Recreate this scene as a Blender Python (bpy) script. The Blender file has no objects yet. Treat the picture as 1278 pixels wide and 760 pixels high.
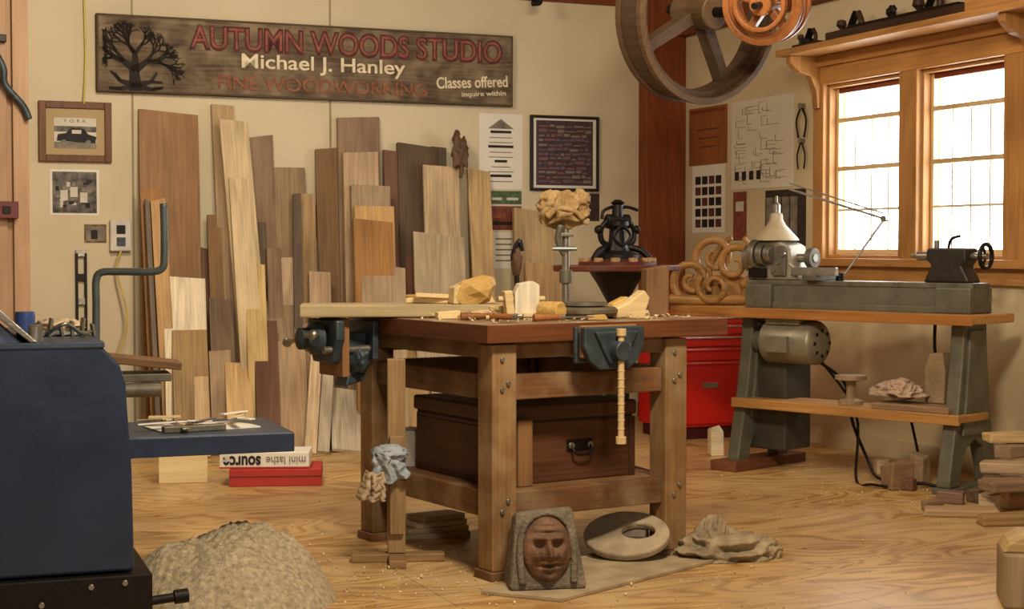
import bpy, math, random
from mathutils import Vector, Matrix, Euler, noise as mn
random.seed(7)
sc=bpy.context.scene
try:
    sc.view_settings.view_transform='Standard'
except Exception: pass
F=2000.0; CX=639.0; CY=380.0; H=1.11; TH=math.atan(70/F)
cam_p=Vector((0,0,H)); fwd=Vector((0,math.cos(TH),-math.sin(TH))); upv=Vector((0,math.sin(TH),math.cos(TH))); rt=Vector((1,0,0))
def ray(px,py): return fwd+rt*((px-CX)/F)+upv*((CY-py)/F)
def ad(px,py,Y):
    d=ray(px,py); return cam_p+d*(Y/d.y)
def fl(px,py,z=0.0):
    d=ray(px,py); return cam_p+d*((z-H)/d.z)
def frame(o,ang):
    return Matrix.Translation(Vector(o))@Matrix.Rotation(ang,4,'Z')
WA=math.atan2(.387,.922)
C=(1.10,10.7,0)
MB=frame(C,WA); MR=frame(C,WA-math.pi/2)
def wp(px,py,M,off=0):
    Mi=M.inverted(); o=Mi@cam_p; d=Mi.to_3x3()@ray(px,py); t=(-off-o.y)/d.y; p=o+d*t
    return p.x,p.z
# ---------------------------------------------------------------- materials
def lin(c):
    return c/12.92 if c<=.04045 else ((c+.055)/1.055)**2.4
def rgb(r,g,b): return (lin(r/255),lin(g/255),lin(b/255),1)
def sc_col(c,k): return (min(c[0]*k,1),min(c[1]*k,1),min(c[2]*k,1),1)
def base_mat(name):
    m=bpy.data.materials.new(name); m.use_nodes=True
    nt=m.node_tree; b=nt.nodes['Principled BSDF']
    return m,nt,b
_mc={}
def mat(name,c,rough=.6,metal=0,var=.2,ns=9,bump=.1,spec=.4):
    if name in _mc: return _mc[name]
    m,nt,b=base_mat(name); N=nt.nodes; L=nt.links
    tc=N.new('ShaderNodeTexCoord'); no=N.new('ShaderNodeTexNoise'); no.inputs['Scale'].default_value=ns; no.inputs['Detail'].default_value=6
    L.new(tc.outputs['Object'],no.inputs['Vector'])
    r=N.new('ShaderNodeValToRGB'); r.color_ramp.elements[0].position=.3; r.color_ramp.elements[1].position=.7
    r.color_ramp.elements[0].color=sc_col(c,1-var); r.color_ramp.elements[1].color=sc_col(c,1+var)
    L.new(no.outputs['Fac'],r.inputs['Fac']); L.new(r.outputs['Color'],b.inputs['Base Color'])
    b.inputs['Roughness'].default_value=rough; b.inputs['Metallic'].default_value=metal
    b.inputs['Specular IOR Level'].default_value=spec
    if bump:
        bp=N.new('ShaderNodeBump'); bp.inputs['Strength'].default_value=bump; bp.inputs['Distance'].default_value=.01
        n2=N.new('ShaderNodeTexNoise'); n2.inputs['Scale'].default_value=ns*6; L.new(tc.outputs['Object'],n2.inputs['Vector'])
        L.new(n2.outputs['Fac'],bp.inputs['Height']); L.new(bp.outputs['Normal'],b.inputs['Normal'])
    _mc[name]=m; return m
def wood(name,c,axis='z',rough=.55,contrast=.38,ring=9,fine=1.0,sx=6.0,rw=.09,dust=0.0):
    key=name+axis
    if key in _mc: return _mc[key]
    m,nt,b=base_mat(key+'_wood'); N=nt.nodes; L=nt.links
    tc=N.new('ShaderNodeTexCoord'); oi=N.new('ShaderNodeObjectInfo')
    mul=N.new('ShaderNodeMath'); mul.operation='MULTIPLY'; mul.inputs[1].default_value=37
    L.new(oi.outputs['Random'],mul.inputs[0])
    add=N.new('ShaderNodeVectorMath'); add.operation='ADD'
    L.new(tc.outputs['Object'],add.inputs[0]); L.new(mul.outputs[0],add.inputs[1])
    def mp(long,cross):
        s=[cross]*3; s['xyz'.index(axis)]=long
        q=N.new('ShaderNodeMapping'); q.inputs['Scale'].default_value=s; L.new(add.outputs[0],q.inputs['Vector']); return q
    m1=mp(.7,sx); n1=N.new('ShaderNodeTexNoise'); n1.inputs['Scale'].default_value=1; n1.inputs['Detail'].default_value=1.5
    L.new(m1.outputs[0],n1.inputs['Vector'])
    k=N.new('ShaderNodeMath'); k.operation='MULTIPLY'; k.inputs[1].default_value=ring*6.28; L.new(n1.outputs['Fac'],k.inputs[0])
    s=N.new('ShaderNodeMath'); s.operation='SINE'; L.new(k.outputs[0],s.inputs[0])
    m2=mp(3*fine,120*fine); n2=N.new('ShaderNodeTexNoise'); n2.inputs['Scale'].default_value=1; n2.inputs['Detail'].default_value=3
    L.new(m2.outputs[0],n2.inputs['Vector'])
    m3=mp(1.5,3); n3=N.new('ShaderNodeTexNoise'); n3.inputs['Scale'].default_value=1.6; n3.inputs['Detail'].default_value=5; L.new(m3.outputs[0],n3.inputs['Vector'])
    a=N.new('ShaderNodeMath'); a.operation='MULTIPLY_ADD'; a.inputs[1].default_value=rw; L.new(s.outputs[0],a.inputs[0]); L.new(n2.outputs['Fac'],a.inputs[2])
    a2=N.new('ShaderNodeMath'); a2.operation='ADD'; L.new(a.outputs[0],a2.inputs[0]); L.new(n3.outputs['Fac'],a2.inputs[1])
    r=N.new('ShaderNodeValToRGB'); r.color_ramp.elements[0].position=.35; r.color_ramp.elements[1].position=.70
    h=N.new('ShaderNodeMath'); h.operation='MULTIPLY'; h.inputs[1].default_value=.5; L.new(a2.outputs[0],h.inputs[0]); L.new(h.outputs[0],r.inputs['Fac'])
    d=sc_col(c,1-contrast); d=(d[0],d[1]*.96,d[2]*.9,1)
    r.color_ramp.elements[0].color=d; r.color_ramp.elements[1].color=sc_col(c,1+contrast*.5)
    out=r.outputs['Color']
    if dust>0:
        nd=N.new('ShaderNodeTexNoise'); nd.inputs['Scale'].default_value=7; nd.inputs['Detail'].default_value=8; L.new(add.outputs[0],nd.inputs['Vector'])
        rd=N.new('ShaderNodeValToRGB'); rd.color_ramp.elements[0].position=.42; rd.color_ramp.elements[0].color=(0,0,0,1); rd.color_ramp.elements[1].position=.68; rd.color_ramp.elements[1].color=(dust,dust,dust,1)
        L.new(nd.outputs['Fac'],rd.inputs['Fac']); mx=N.new('ShaderNodeMix'); mx.data_type='RGBA'; L.new(rd.outputs['Color'],mx.inputs[0]); L.new(out,mx.inputs[6]); mx.inputs[7].default_value=rgb(182,164,130); out=mx.outputs[2]
    hv=N.new('ShaderNodeHueSaturation'); mr=N.new('ShaderNodeMapRange'); v=.26 if name.startswith('lumber') else .1
    mr.inputs['To Min'].default_value=1-v; mr.inputs['To Max'].default_value=1+v*.7
    L.new(oi.outputs['Random'],mr.inputs['Value']); L.new(mr.outputs[0],hv.inputs['Value']); L.new(out,hv.inputs['Color'])
    if name.startswith('lumber'):
        ms=N.new('ShaderNodeMath'); ms.operation='MULTIPLY'; ms.inputs[1].default_value=7.3; L.new(oi.outputs['Random'],ms.inputs[0])
        fr=N.new('ShaderNodeMath'); fr.operation='FRACT'; L.new(ms.outputs[0],fr.inputs[0])
        m9=N.new('ShaderNodeMapRange'); m9.inputs['To Min'].default_value=.70; m9.inputs['To Max'].default_value=1.02; L.new(fr.outputs[0],m9.inputs['Value']); L.new(m9.outputs[0],hv.inputs['Saturation'])
    L.new(hv.outputs['Color'],b.inputs['Base Color']); b.inputs['Roughness'].default_value=rough; b.inputs['Specular IOR Level'].default_value=.3
    bp=N.new('ShaderNodeBump'); bp.inputs['Strength'].default_value=.12; bp.inputs['Distance'].default_value=.004
    L.new(n2.outputs['Fac'],bp.inputs['Height']); L.new(bp.outputs['Normal'],b.inputs['Normal'])
    _mc[key]=m; return m
IRON=mat('cast_iron_grey',rgb(104,100,86),.5,.35,.3,14)
BLUEIRON=mat('vise_blue_iron',rgb(62,72,78),.5,.4,.4,20)
BLACK=mat('black_iron',rgb(30,26,24),.45,.5,.3,20)
STEEL=mat('steel',rgb(150,146,136),.35,.8,.25,20)
WHITE=mat('white_paper',rgb(222,218,205),.8,0,.04,6,0)
DARK=mat('dark_print',rgb(30,26,26),.7,0,.15,30,0)
# ---------------------------------------------------------------- builders
def link(o,parent=None,M=None):
    sc.collection.objects.link(o)
    if parent is not None: o.parent=parent
    if M is not None: o.matrix_basis=M
    return o
def group(name,M=Matrix.Identity(4)):
    e=bpy.data.objects.new(name,None); e.empty_display_size=.1; link(e,None,M); return e
def mk(name,vs,fs,m,parent=None,M=None,bevel=0,smooth=False,seg=2):
    me=bpy.data.meshes.new(name); me.from_pydata([tuple(v) for v in vs],[],fs); me.update()
    import bmesh
    bm=bmesh.new(); bm.from_mesh(me); bmesh.ops.recalc_face_normals(bm,faces=bm.faces); bm.to_mesh(me); bm.free()
    if m: me.materials.append(m)
    if smooth:
        for p in me.polygons: p.use_smooth=True
    o=bpy.data.objects.new(name,me); link(o,parent,M)
    if bevel:
        b=o.modifiers.new('b','BEVEL'); b.width=bevel; b.segments=seg; b.limit_method='ANGLE'
    return o
BF=[(0,3,2,1),(4,5,6,7),(0,1,5,4),(1,2,6,5),(2,3,7,6),(3,0,4,7)]
def box(name,x,y,z,m,parent=None,bevel=.004,rot=None,pre=None):
    cx,cy,cz=(x[0]+x[1])/2,(y[0]+y[1])/2,(z[0]+z[1])/2
    a,b,c=abs(x[1]-x[0])/2,abs(y[1]-y[0])/2,abs(z[1]-z[0])/2
    vs=[(-a,-b,-c),(a,-b,-c),(a,b,-c),(-a,b,-c),(-a,-b,c),(a,-b,c),(a,b,c),(-a,b,c)]
    M=Matrix.Translation((cx,cy,cz))
    if rot: M=M@Euler(rot).to_matrix().to_4x4()
    if pre is not None: M=pre@M
    return mk(name,vs,BF,m,parent,M,min(bevel,min(a,b,c)*.6))
def zto(d):
    return Vector(d).normalized().to_track_quat('Z','Y').to_matrix().to_4x4()
def revolve(name,prof,m,parent=None,M=None,n=32,smooth=True):
    vs=[];fs=[]
    for (r,z) in prof:
        for i in range(n):
            a=2*math.pi*i/n; vs.append((r*math.cos(a),r*math.sin(a),z))
    k=len(prof)
    for j in range(k-1):
        for i in range(n):
            fs.append((j*n+i,j*n+(i+1)%n,(j+1)*n+(i+1)%n,(j+1)*n+i))
    fs.append(tuple(range(n))[::-1]); fs.append(tuple((k-1)*n+i for i in range(n)))
    o=mk(name,vs,fs,m,parent,M,0,smooth)
    if smooth:
        e=o.modifiers.new('e','EDGE_SPLIT'); e.split_angle=math.radians(35)
    return o
def cyl(name,p0,p1,r0,m,parent=None,r1=None,n=24):
    p0=Vector(p0);p1=Vector(p1); r1=r0 if r1 is None else r1
    L=(p1-p0).length; b=min(r0,r1,L)*.08
    return revolve(name,[(max(r0-b,.0001),0),(r0,b),(r1,L-b),(max(r1-b,.0001),L)],m,parent,Matrix.Translation(p0)@zto(p1-p0),n)
def cat(pts,n,cyc=False):
    P=[Vector(p) for p in pts]; out=[]; k=len(P)
    rng=range(k) if cyc else range(k-1)
    for i in rng:
        if cyc: a,b,c,d=P[(i-1)%k],P[i],P[(i+1)%k],P[(i+2)%k]
        else: a,b,c,d=P[max(i-1,0)],P[i],P[i+1],P[min(i+2,k-1)]
        for j in range(n):
            t=j/n; out.append(.5*((2*b)+(c-a)*t+(2*a-5*b+4*c-d)*t*t+(-a+3*b-3*c+d)*t**3))
    if not cyc: out.append(P[-1])
    return out
def tube(name,pts,r,m,parent=None,cyc=False,sub=6,n=10,M=None,flat=1.0):
    P=cat(pts,sub,cyc) if sub>1 else [Vector(p) for p in pts]; k=len(P); vs=[];fs=[]
    up=None
    for i,p in enumerate(P):
        if cyc: t=(P[(i+1)%k]-P[i-1])
        else: t=P[min(i+1,k-1)]-P[max(i-1,0)]
        t.normalize()
        if up is None:
            up=Vector((0,0,1)) if abs(t.z)<.9 else Vector((1,0,0))
        u=(up-t*up.dot(t)).normalized(); up=u; v=t.cross(u)
        rr=r if not isinstance(r,(list,tuple)) else r[0]+(r[1]-r[0])*i/max(1,k-1)
        for q in range(n):
            a=2*math.pi*q/n; vs.append(p+u*math.cos(a)*rr+v*math.sin(a)*rr*flat)
    for i in range(k if cyc else k-1):
        for q in range(n):
            j=(i+1)%k; fs.append((i*n+q,i*n+(q+1)%n,j*n+(q+1)%n,j*n+q))
    if not cyc: fs.append(tuple(range(n))[::-1]); fs.append(tuple((k-1)*n+q for q in range(n)))
    return mk(name,vs,fs,m,parent,M,0,True)
def prism(name,pts,plane,t0,t1,m,parent=None,M=None,bevel=.003):
    n=len(pts)
    def f(p,t):
        if plane=='xz': return (p[0],t,p[1])
        if plane=='yz': return (t,p[0],p[1])
        return (p[0],p[1],t)
    vs=[f(p,t0) for p in pts]+[f(p,t1) for p in pts]
    fs=[tuple(range(n)),tuple(range(n,2*n))[::-1]]+[(i,(i+1)%n,n+(i+1)%n,n+i) for i in range(n)]
    return mk(name,vs,fs,m,parent,M,bevel)
def annulus(name,outer,inner,t,m,parent=None,M=None,bevel=.003,smooth=False):
    n=len(outer); vs=[(p[0],p[1],0) for p in outer]+[(p[0],p[1],0) for p in inner]+[(p[0],p[1],t) for p in outer]+[(p[0],p[1],t) for p in inner]
    fs=[]
    for i in range(n):
        j=(i+1)%n
        fs+= [(i,j,n+j,n+i),(2*n+i,3*n+i,3*n+j,2*n+j),(i,2*n+i,2*n+j,j),(n+i,n+j,3*n+j,3*n+i)]
    return mk(name,vs,fs,m,parent,M,bevel,smooth)
def ell(a,b,n=40,cx=0,cy=0): return [(cx+a*math.cos(2*math.pi*i/n),cy+b*math.sin(2*math.pi*i/n)) for i in range(n)]
def lump(name,loc,size,m,parent=None,amp=.3,fr=2.0,seed=0,sub=4,rot=(0,0,0),floor=None,smooth=True,sharp=False):
    import bmesh
    bm=bmesh.new(); bmesh.ops.create_icosphere(bm,subdivisions=sub,radius=1)
    for v in bm.verts:
        q=v.co*fr+Vector((seed*3.1,seed*1.7,seed*.9))
        if sharp: d=1+amp*(.6-1.6*abs(mn.noise(q))+ .35*(.5-abs(mn.noise(q*2.7))))
        else: d=1+amp*(mn.noise(q)+.35*mn.noise(q*2.3)+.12*mn.noise(q*5))
        v.co=Vector((v.co.x*size[0],v.co.y*size[1],v.co.z*size[2]))*d
        if floor is not None and v.co.z<floor: v.co.z=floor
    me=bpy.data.meshes.new(name); bm.to_mesh(me); bm.free(); me.materials.append(m)
    for p in me.polygons: p.use_smooth=smooth
    o=bpy.data.objects.new(name,me); link(o,parent,Matrix.Translation(loc)@Euler(rot).to_matrix().to_4x4()); return o
def text(name,body,x0,x1,z0,z1,y,m,parent,ext=.002,rot=0,bold=.0,shear=0):
    cu=bpy.data.curves.new(name,'FONT'); cu.body=body; cu.extrude=ext; cu.offset=bold; cu.shear=shear
    o=bpy.data.objects.new(name,cu); sc.collection.objects.link(o)
    bpy.context.view_layer.update()
    me=bpy.data.meshes.new_from_object(o); bpy.data.objects.remove(o)
    xs=[v.co.x for v in me.vertices]; ys=[v.co.y for v in me.vertices]
    a,b,c,d=min(xs),max(xs),min(ys),max(ys); w=x1-x0; h=z1-z0
    for v in me.vertices:
        v.co=Vector((((v.co.x-a)/(b-a)-.5)*w,-v.co.z,((v.co.y-c)/(d-c)-.5)*h))
    me.materials.clear(); me.materials.append(m)
    o=bpy.data.objects.new(name,me); link(o,parent,Matrix.Translation(((x0+x1)/2,y,(z0+z1)/2))@Matrix.Rotation(-rot,4,'Y')); return o

# ================================================================ ROOM
WALL=mat('painted_wall',rgb(204,192,162),.8,0,.08,1.3,.06)
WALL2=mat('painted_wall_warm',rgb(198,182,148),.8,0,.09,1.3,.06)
BEAM=wood('beam_redwood',rgb(128,66,34),'x',.6)
BEAMZ=wood('beam_redwood',rgb(128,66,34),'z',.6)
PINE_X=wood('trim_pine',rgb(176,128,74),'x',.45,.3); PINE_Z=wood('trim_pine',rgb(176,128,74),'z',.45,.3)
CH=2.95
def floor_material():
    m,nt,b=base_mat('plywood_floor'); N=nt.nodes;L=nt.links
    tc=N.new('ShaderNodeTexCoord'); mp=N.new('ShaderNodeMapping'); mp.inputs['Scale'].default_value=(.8,2.6,1); L.new(tc.outputs['Object'],mp.inputs[0])
    n=N.new('ShaderNodeTexNoise'); n.inputs['Scale'].default_value=1.1; n.inputs['Detail'].default_value=2.0; n.inputs['Distortion'].default_value=.7; L.new(mp.outputs[0],n.inputs['Vector'])
    k=N.new('ShaderNodeMath'); k.operation='MULTIPLY'; k.inputs[1].default_value=85; L.new(n.outputs['Fac'],k.inputs[0])
    s=N.new('ShaderNodeMath'); s.operation='SINE'; L.new(k.outputs[0],s.inputs[0])
    n2=N.new('ShaderNodeTexNoise'); n2.inputs['Scale'].default_value=1.4; n2.inputs['Detail'].default_value=7; L.new(tc.outputs['Object'],n2.inputs['Vector'])
    r=N.new('ShaderNodeValToRGB'); e=r.color_ramp.elements
    e[0].position=0; e[0].color=rgb(164,122,68); e[1].position=1; e[1].color=rgb(210,176,116)
    x=e.new(.38); x.color=rgb(199,160,100)
    a=N.new('ShaderNodeMath'); a.operation='MULTIPLY_ADD'; a.inputs[1].default_value=.5; a.inputs[2].default_value=.5; L.new(s.outputs[0],a.inputs[0])
    n4=N.new('ShaderNodeTexNoise'); n4.inputs['Scale'].default_value=40; L.new(mp.outputs[0],n4.inputs['Vector'])
    a4=N.new('ShaderNodeMath'); a4.operation='MULTIPLY_ADD'; a4.inputs[1].default_value=.5; a4.inputs[2].default_value=-.25; L.new(n4.outputs['Fac'],a4.inputs[0])
    a5=N.new('ShaderNodeMath'); a5.operation='ADD'; L.new(a.outputs[0],a5.inputs[0]); L.new(a4.outputs[0],a5.inputs[1]); L.new(a5.outputs[0],r.inputs[0])
    mx=N.new('ShaderNodeMix'); mx.data_type='RGBA'; mx.blend_type='MULTIPLY'; mx.inputs['Factor'].default_value=1
    r2=N.new('ShaderNodeValToRGB'); r2.color_ramp.elements[0].position=.3; r2.color_ramp.elements[0].color=(.6,.54,.48,1); r2.color_ramp.elements[1].position=.62; r2.color_ramp.elements[1].color=(1,1,1,1)
    L.new(n2.outputs['Fac'],r2.inputs[0]); L.new(r.outputs[0],mx.inputs[6]); L.new(r2.outputs[0],mx.inputs[7])
    n5=N.new('ShaderNodeTexNoise'); n5.inputs['Scale'].default_value=.9; n5.inputs['Detail'].default_value=10; n5.inputs['Roughness'].default_value=.7; L.new(tc.outputs['Object'],n5.inputs['Vector'])
    r5=N.new('ShaderNodeValToRGB'); r5.color_ramp.elements[0].position=.45; r5.color_ramp.elements[0].color=(0,0,0,1); r5.color_ramp.elements[1].position=.62; r5.color_ramp.elements[1].color=(.65,.65,.65,1); L.new(n5.outputs['Fac'],r5.inputs[0])
    m5=N.new('ShaderNodeMix'); m5.data_type='RGBA'; L.new(r5.outputs[0],m5.inputs[0]); L.new(mx.outputs[2],m5.inputs[6]); m5.inputs[7].default_value=rgb(196,172,130)
    br=N.new('ShaderNodeTexBrick'); br.inputs['Scale'].default_value=1; br.inputs['Mortar Size'].default_value=.002; br.inputs['Brick Width'].default_value=2.44; br.inputs['Row Height'].default_value=1.22
    br.inputs['Color1'].default_value=(1,1,1,1); br.inputs['Color2'].default_value=(.95,.93,.9,1); br.inputs['Mortar'].default_value=(.5,.42,.32,1); L.new(tc.outputs['Object'],br.inputs['Vector'])
    m2=N.new('ShaderNodeMix'); m2.data_type='RGBA'; m2.blend_type='MULTIPLY'; m2.inputs['Factor'].default_value=1
    L.new(m5.outputs[2],m2.inputs[6]); L.new(br.outputs['Color'],m2.inputs[7]); L.new(m2.outputs[2],b.inputs['Base Color'])
    b.inputs['Roughness'].default_value=.36; b.inputs['Specular IOR Level'].default_value=.5
    bp=N.new('ShaderNodeBump'); bp.inputs['Strength'].default_value=.1; bp.inputs['Distance'].default_value=.003; L.new(s.outputs[0],bp.inputs['Height']); L.new(bp.outputs['Normal'],b.inputs['Normal'])
    return m
XL=-6.8; YN=12.2
def mbox(name,M,x,y,z,m,bevel=0):
    return box(name,x,y,z,m,None,bevel,pre=M)
mbox('floor',MB,(XL-.1,.1),(-YN,.1),(-.1,0),floor_material())
mbox('ceiling',MB,(XL-.1,.1),(-YN,.1),(CH,CH+.1),wood('ceiling_board',rgb(150,110,70),'x'))
mbox('wall_back',MB,(XL-.1,.12),(0,.12),(0,CH),WALL)
mbox('wall_left',MB,(XL-.12,XL),(-YN,0),(0,CH),WALL)
mbox('wall_front',MB,(XL-.1,.1),(-YN-.12,-YN),(0,CH),WALL)
W=[(1.76,2.46),(2.61,3.28)]; WZ=(1.055,2.03)
def wall_with_holes():
    xs=[0,W[0][0],W[0][1],W[1][0],W[1][1],YN]; zs=[0,WZ[0],WZ[1],CH]; vs=[];fs=[]
    for i in range(5):
        for j in range(3):
            if j==1 and i in (1,3): continue
            x0,x1,z0,z1=xs[i],xs[i+1],zs[j],zs[j+1]; b=len(vs)
            vs+=[(x0,0,z0),(x1,0,z0),(x1,.12,z0),(x0,.12,z0),(x0,0,z1),(x1,0,z1),(x1,.12,z1),(x0,.12,z1)]
            fs+=[tuple(b+q for q in f) for f in BF]
    me=mk('wall_right',vs,fs,WALL2,None,MR); return me
wall_with_holes()
SE=mat('wall_seam',rgb(150,138,112),.9,0,.1,3,0)
for i,px in enumerate((412,165)):
    x,_=wp(px,100,MB); mbox('trim_%d'%(i+1),MB,(x-.006,x+.006),(-.004,0),(0,2.69),SE)
mbox('trim_3',MB,(XL,-.30),(-.05,0),(2.69,CH),BEAM)
mbox('trim_4',MR,(.0,YN-.1),(-.07,0),(2.50,2.72),BEAM)
mbox('corner_post',MB,(-.29,0),(-.12,0),(0,CH),BEAMZ,.006)
mbox('baseboard_back',MB,(XL,-.3),(-.02,0),(0,.1),WALL2)
mbox('baseboard_right',MR,(.14,YN-.1),(-.02,0),(0,.1),WALL2)
SASH=mat('sash_paint',rgb(222,214,196),.5,0,.08,10,.03)
SASHW=wood('sash_pine_bloom',rgb(214,188,144),'x',.4,.22); SASHZ=wood('sash_pine_bloom',rgb(214,188,144),'z',.4,.22)  # stiles and rails lightened: bloom of the bright windows put into the colour
for wi,(a,b) in enumerate(W):
    g=group('window_%d'%(wi+1),MR)
    z0,z1=WZ
    for nm,xx,zz,mm in (('jamb_l',(a,a+.02),(z0,z1),PINE_Z),('jamb_r',(b-.02,b),(z0,z1),PINE_Z),('head',(a,b),(z1-.02,z1),PINE_X),('stool',(a,b),(z0,z0+.02),PINE_X)):
        box(nm,xx,(-.0,.11),zz,mm,g)
    ya,yb=.045,.075
    H0=z0+.02;H1=z1-.02
    def hz(f): return H0+(H1-H0)*f
    box('stile_l',(a+.02,a+.045),(ya,yb),(H0,H1),SASHZ,g); box('stile_r',(b-.045,b-.02),(ya,yb),(H0,H1),SASHZ,g)
    box('rail_bottom',(a+.045,b-.045),(ya,yb),(H0,H0+.03),SASHW,g); box('rail_top',(a+.045,b-.045),(ya,yb),(H1-.03,H1),BEAM,g)
    box('rail_upper',(a+.045,b-.045),(ya-.01,yb),(hz(.79),hz(.79)+.026),SASHW,g)
    box('meeting_rail',(a+.045,b-.045),(ya-.01,yb),(hz(.5),hz(.5)+.026),SASHW,g)
    box('muntin_h',(a+.045,b-.045),(ya+.005,yb-.005),(hz(.26),hz(.26)+.014),SASH,g,.002)
    for k in (1,2,3):
        xm=a+.045+(b-a-.09)*k/4
        box('muntin_v%d'%k,(xm-.006,xm+.006),(ya+.005,yb-.005),(H0,hz(.8)),SASH,g,.002)
g=group('window_casing',MR)
box('side_l',(1.66,1.76),(-.03,0),(1.0,2.08),PINE_Z,g); box('mullion',(2.46,2.61),(-.03,0),(1.0,2.08),PINE_Z,g); box('side_r',(3.28,3.50),(-.03,0),(1.0,2.08),PINE_Z,g)
box('head',(1.63,3.6),(-.035,0),(2.03,2.17),PINE_X,g); box('sill',(1.61,3.6),(-.07,0),(1.012,1.055),PINE_X,g); box('apron',(1.66,3.55),(-.028,0),(.93,1.012),PINE_X,g)
g=group('window_shelf',MR)
box('board',(1.62,3.75),(-.26,0),(2.19,2.225),PINE_X,g); box('cleat',(1.65,3.7),(-.06,0),(2.13,2.19),PINE_X,g)
for i,x in enumerate((1.71,3.5)):
    prism('bracket_%d'%i,[(0,2.19),(-.23,2.19),(-.23,2.15),(-.17,2.10),(-.10,2.08),(-.06,2.0),(-.05,1.9),(0,1.9)],'yz',x-.025,x+.025,PINE_Z,g)
g=group('timber_brace',MR)
box('post',(3.32,3.62),(-.22,-.06),(2.30,2.9),BEAMZ,g); box('plate',(3.26,3.75),(-.25,-.0),(2.225,2.30),PINE_X,g)

# ================================================================ SIGN
x0,z1=wp(120,16,MB,.05); x1,z0=wp(640,132,MB,.05)
_,z0b=wp(120,115,MB,.05)
z0=(z0+z0b)/2
_,z1b=wp(640,45,MB,.05); z1=(z1+z1b)/2
sg=group('carved_shop_sign',MB)
SIGN=wood('sign_weathered',rgb(104,88,72),'x',.85,.6,14,1,6,.12,.4)
box('panel',(x0,x1),(-.05,-.005),(z0,z1),SIGN,sg)
EDG=wood('sign_edge',rgb(92,78,60),'x',.8)
for nm,xx,zz in (('edge_top',(x0,x1),(z1-.012,z1)),('edge_bot',(x0,x1),(z0,z0+.012)),('edge_l',(x0,x0+.012),(z0,z1)),('edge_r',(x1-.012,x1),(z0,z1))):
    box(nm,xx,(-.055,-.02),zz,EDG,sg,.002)
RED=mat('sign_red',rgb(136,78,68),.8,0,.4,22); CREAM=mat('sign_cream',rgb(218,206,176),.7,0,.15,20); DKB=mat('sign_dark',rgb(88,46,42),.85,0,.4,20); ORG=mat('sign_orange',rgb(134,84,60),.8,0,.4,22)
w=x1-x0;h=z1-z0
fx=lambda t:x0+w*t
fz=lambda t:z0+h*t
text('letters_outline','AUTUMN WOODS STUDIO',fx(.205),fx(.972),fz(.585),fz(.925),-.052,DKB,sg,.002,0,.045)  # wider dark copy behind the red letters, their painted outline
text('letters_main','AUTUMN WOODS STUDIO',fx(.210),fx(.967),fz(.62),fz(.895),-.056,RED,sg,.003,0,-.006)
text('letters_owner','Michael J. Hanley',fx(.325),fx(.72),fz(.32),fz(.57),-.056,CREAM,sg,.003,0,.012)
text('letters_trade','FINE WOODWORKING',fx(.27),fx(.775),fz(.09),fz(.27),-.055,ORG,sg,.003,0,.01)
text('letters_classes','Classes offered',fx(.80),fx(.985),fz(.24),fz(.40),-.056,CREAM,sg,.003,.06,.015)
text('letters_classes2','inquire within',fx(.865),fx(.98),fz(.11),fz(.20),-.056,CREAM,sg,.003,.06,.01)
TREE=mat('sign_tree',rgb(34,26,20),.8,0,.3,20)
tv=[];tf=[]
def seg(a,b,ra,rb):
    d=(b-a)
    if d.length<1e-5: return
    n=Vector((-d.y,d.x)).normalized(); k=len(tv)
    for y in (-.05,-.060):
        for p,r in ((a,ra),(b,rb)):
            for s in (1,-1): tv.append((p.x+n.x*r*s,y,p.y+n.y*r*s))
    tf.extend([(k,k+1,k+3,k+2),(k+4,k+6,k+7,k+5),(k,k+2,k+6,k+4),(k+1,k+5,k+7,k+3),(k,k+4,k+5,k+1),(k+2,k+3,k+7,k+6)])
rt_=random.Random(3)
def br_(p,ang,L,r,d):
    q=p+Vector((math.cos(ang),math.sin(ang)))*L
    q.x=min(max(q.x,x0+.03+rt_.random()*.03),fx(.2)); q.y=min(max(q.y,z0+.02),z1-.03-rt_.random()*.03)
    seg(p,q,r,r*.65)
    if d==0: return
    for _ in range(3 if d>1 else 2):
        br_(q,ang+rt_.uniform(-.75,.75),L*rt_.uniform(.62,.9),r*.56,d-1)
tb=Vector((fx(.085),fz(.03)))
br_(tb,1.65,h*.30,.038,0); br_(tb+Vector((0,h*.26)),2.5,h*.19,.022,5); br_(tb+Vector((0,h*.28)),1.6,h*.19,.022,5); br_(tb+Vector((0,h*.26)),.7,h*.19,.022,5)
for a in (-.25,.25,2.9,3.4): br_(tb+Vector((0,.03)),a,h*.2,.016,1)
mk('tree_relief',tv,tf,TREE,sg)

# ================================================================ PICTURES
def panel(name,p,M,m,off=.0,th=.004,parent=None):
    a,b=wp(p[0],p[1],M,off+th); c,d=wp(p[2],p[3],M,off+th)
    return a,c,d,b
def paper(name,p,M,m,art=None,th=.003):
    a,c,d,b=panel(name,p,M,m); g=group(name,M)
    box('sheet',(a,c),(-th,-.0005),(d,b),m,g,0)
    if art: art(g,a,c,d,b,-th)
    return g
def framed(name,p,M,fm,fw,m,art=None):
    a,c,d,b=panel(name,p,M,m,0,.03); g=group(name,M)
    box('backing',(a+.005,c-.005),(-.015,-.001),(d+.005,b-.005),m,g,0)
    box('frame_l',(a,a+fw),(-.03,-.001),(d,b),fm,g); box('frame_r',(c-fw,c),(-.03,-.001),(d,b),fm,g)
    box('frame_t',(a+fw,c-fw),(-.03,-.001),(b-fw,b),fm,g); box('frame_b',(a+fw,c-fw),(-.03,-.001),(d,d+fw),fm,g)
    if art: art(g,a+fw,c-fw,d+fw,b-fw,-.015)
    return g
def R(g,nm,a,c,d,b,y,u0,u1,v0,v1,m,t=.001):
    box(nm,(a+(c-a)*u0,a+(c-a)*u1),(y-t,y),(d+(b-d)*v0,d+(b-d)*v1),m,g,0)
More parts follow.
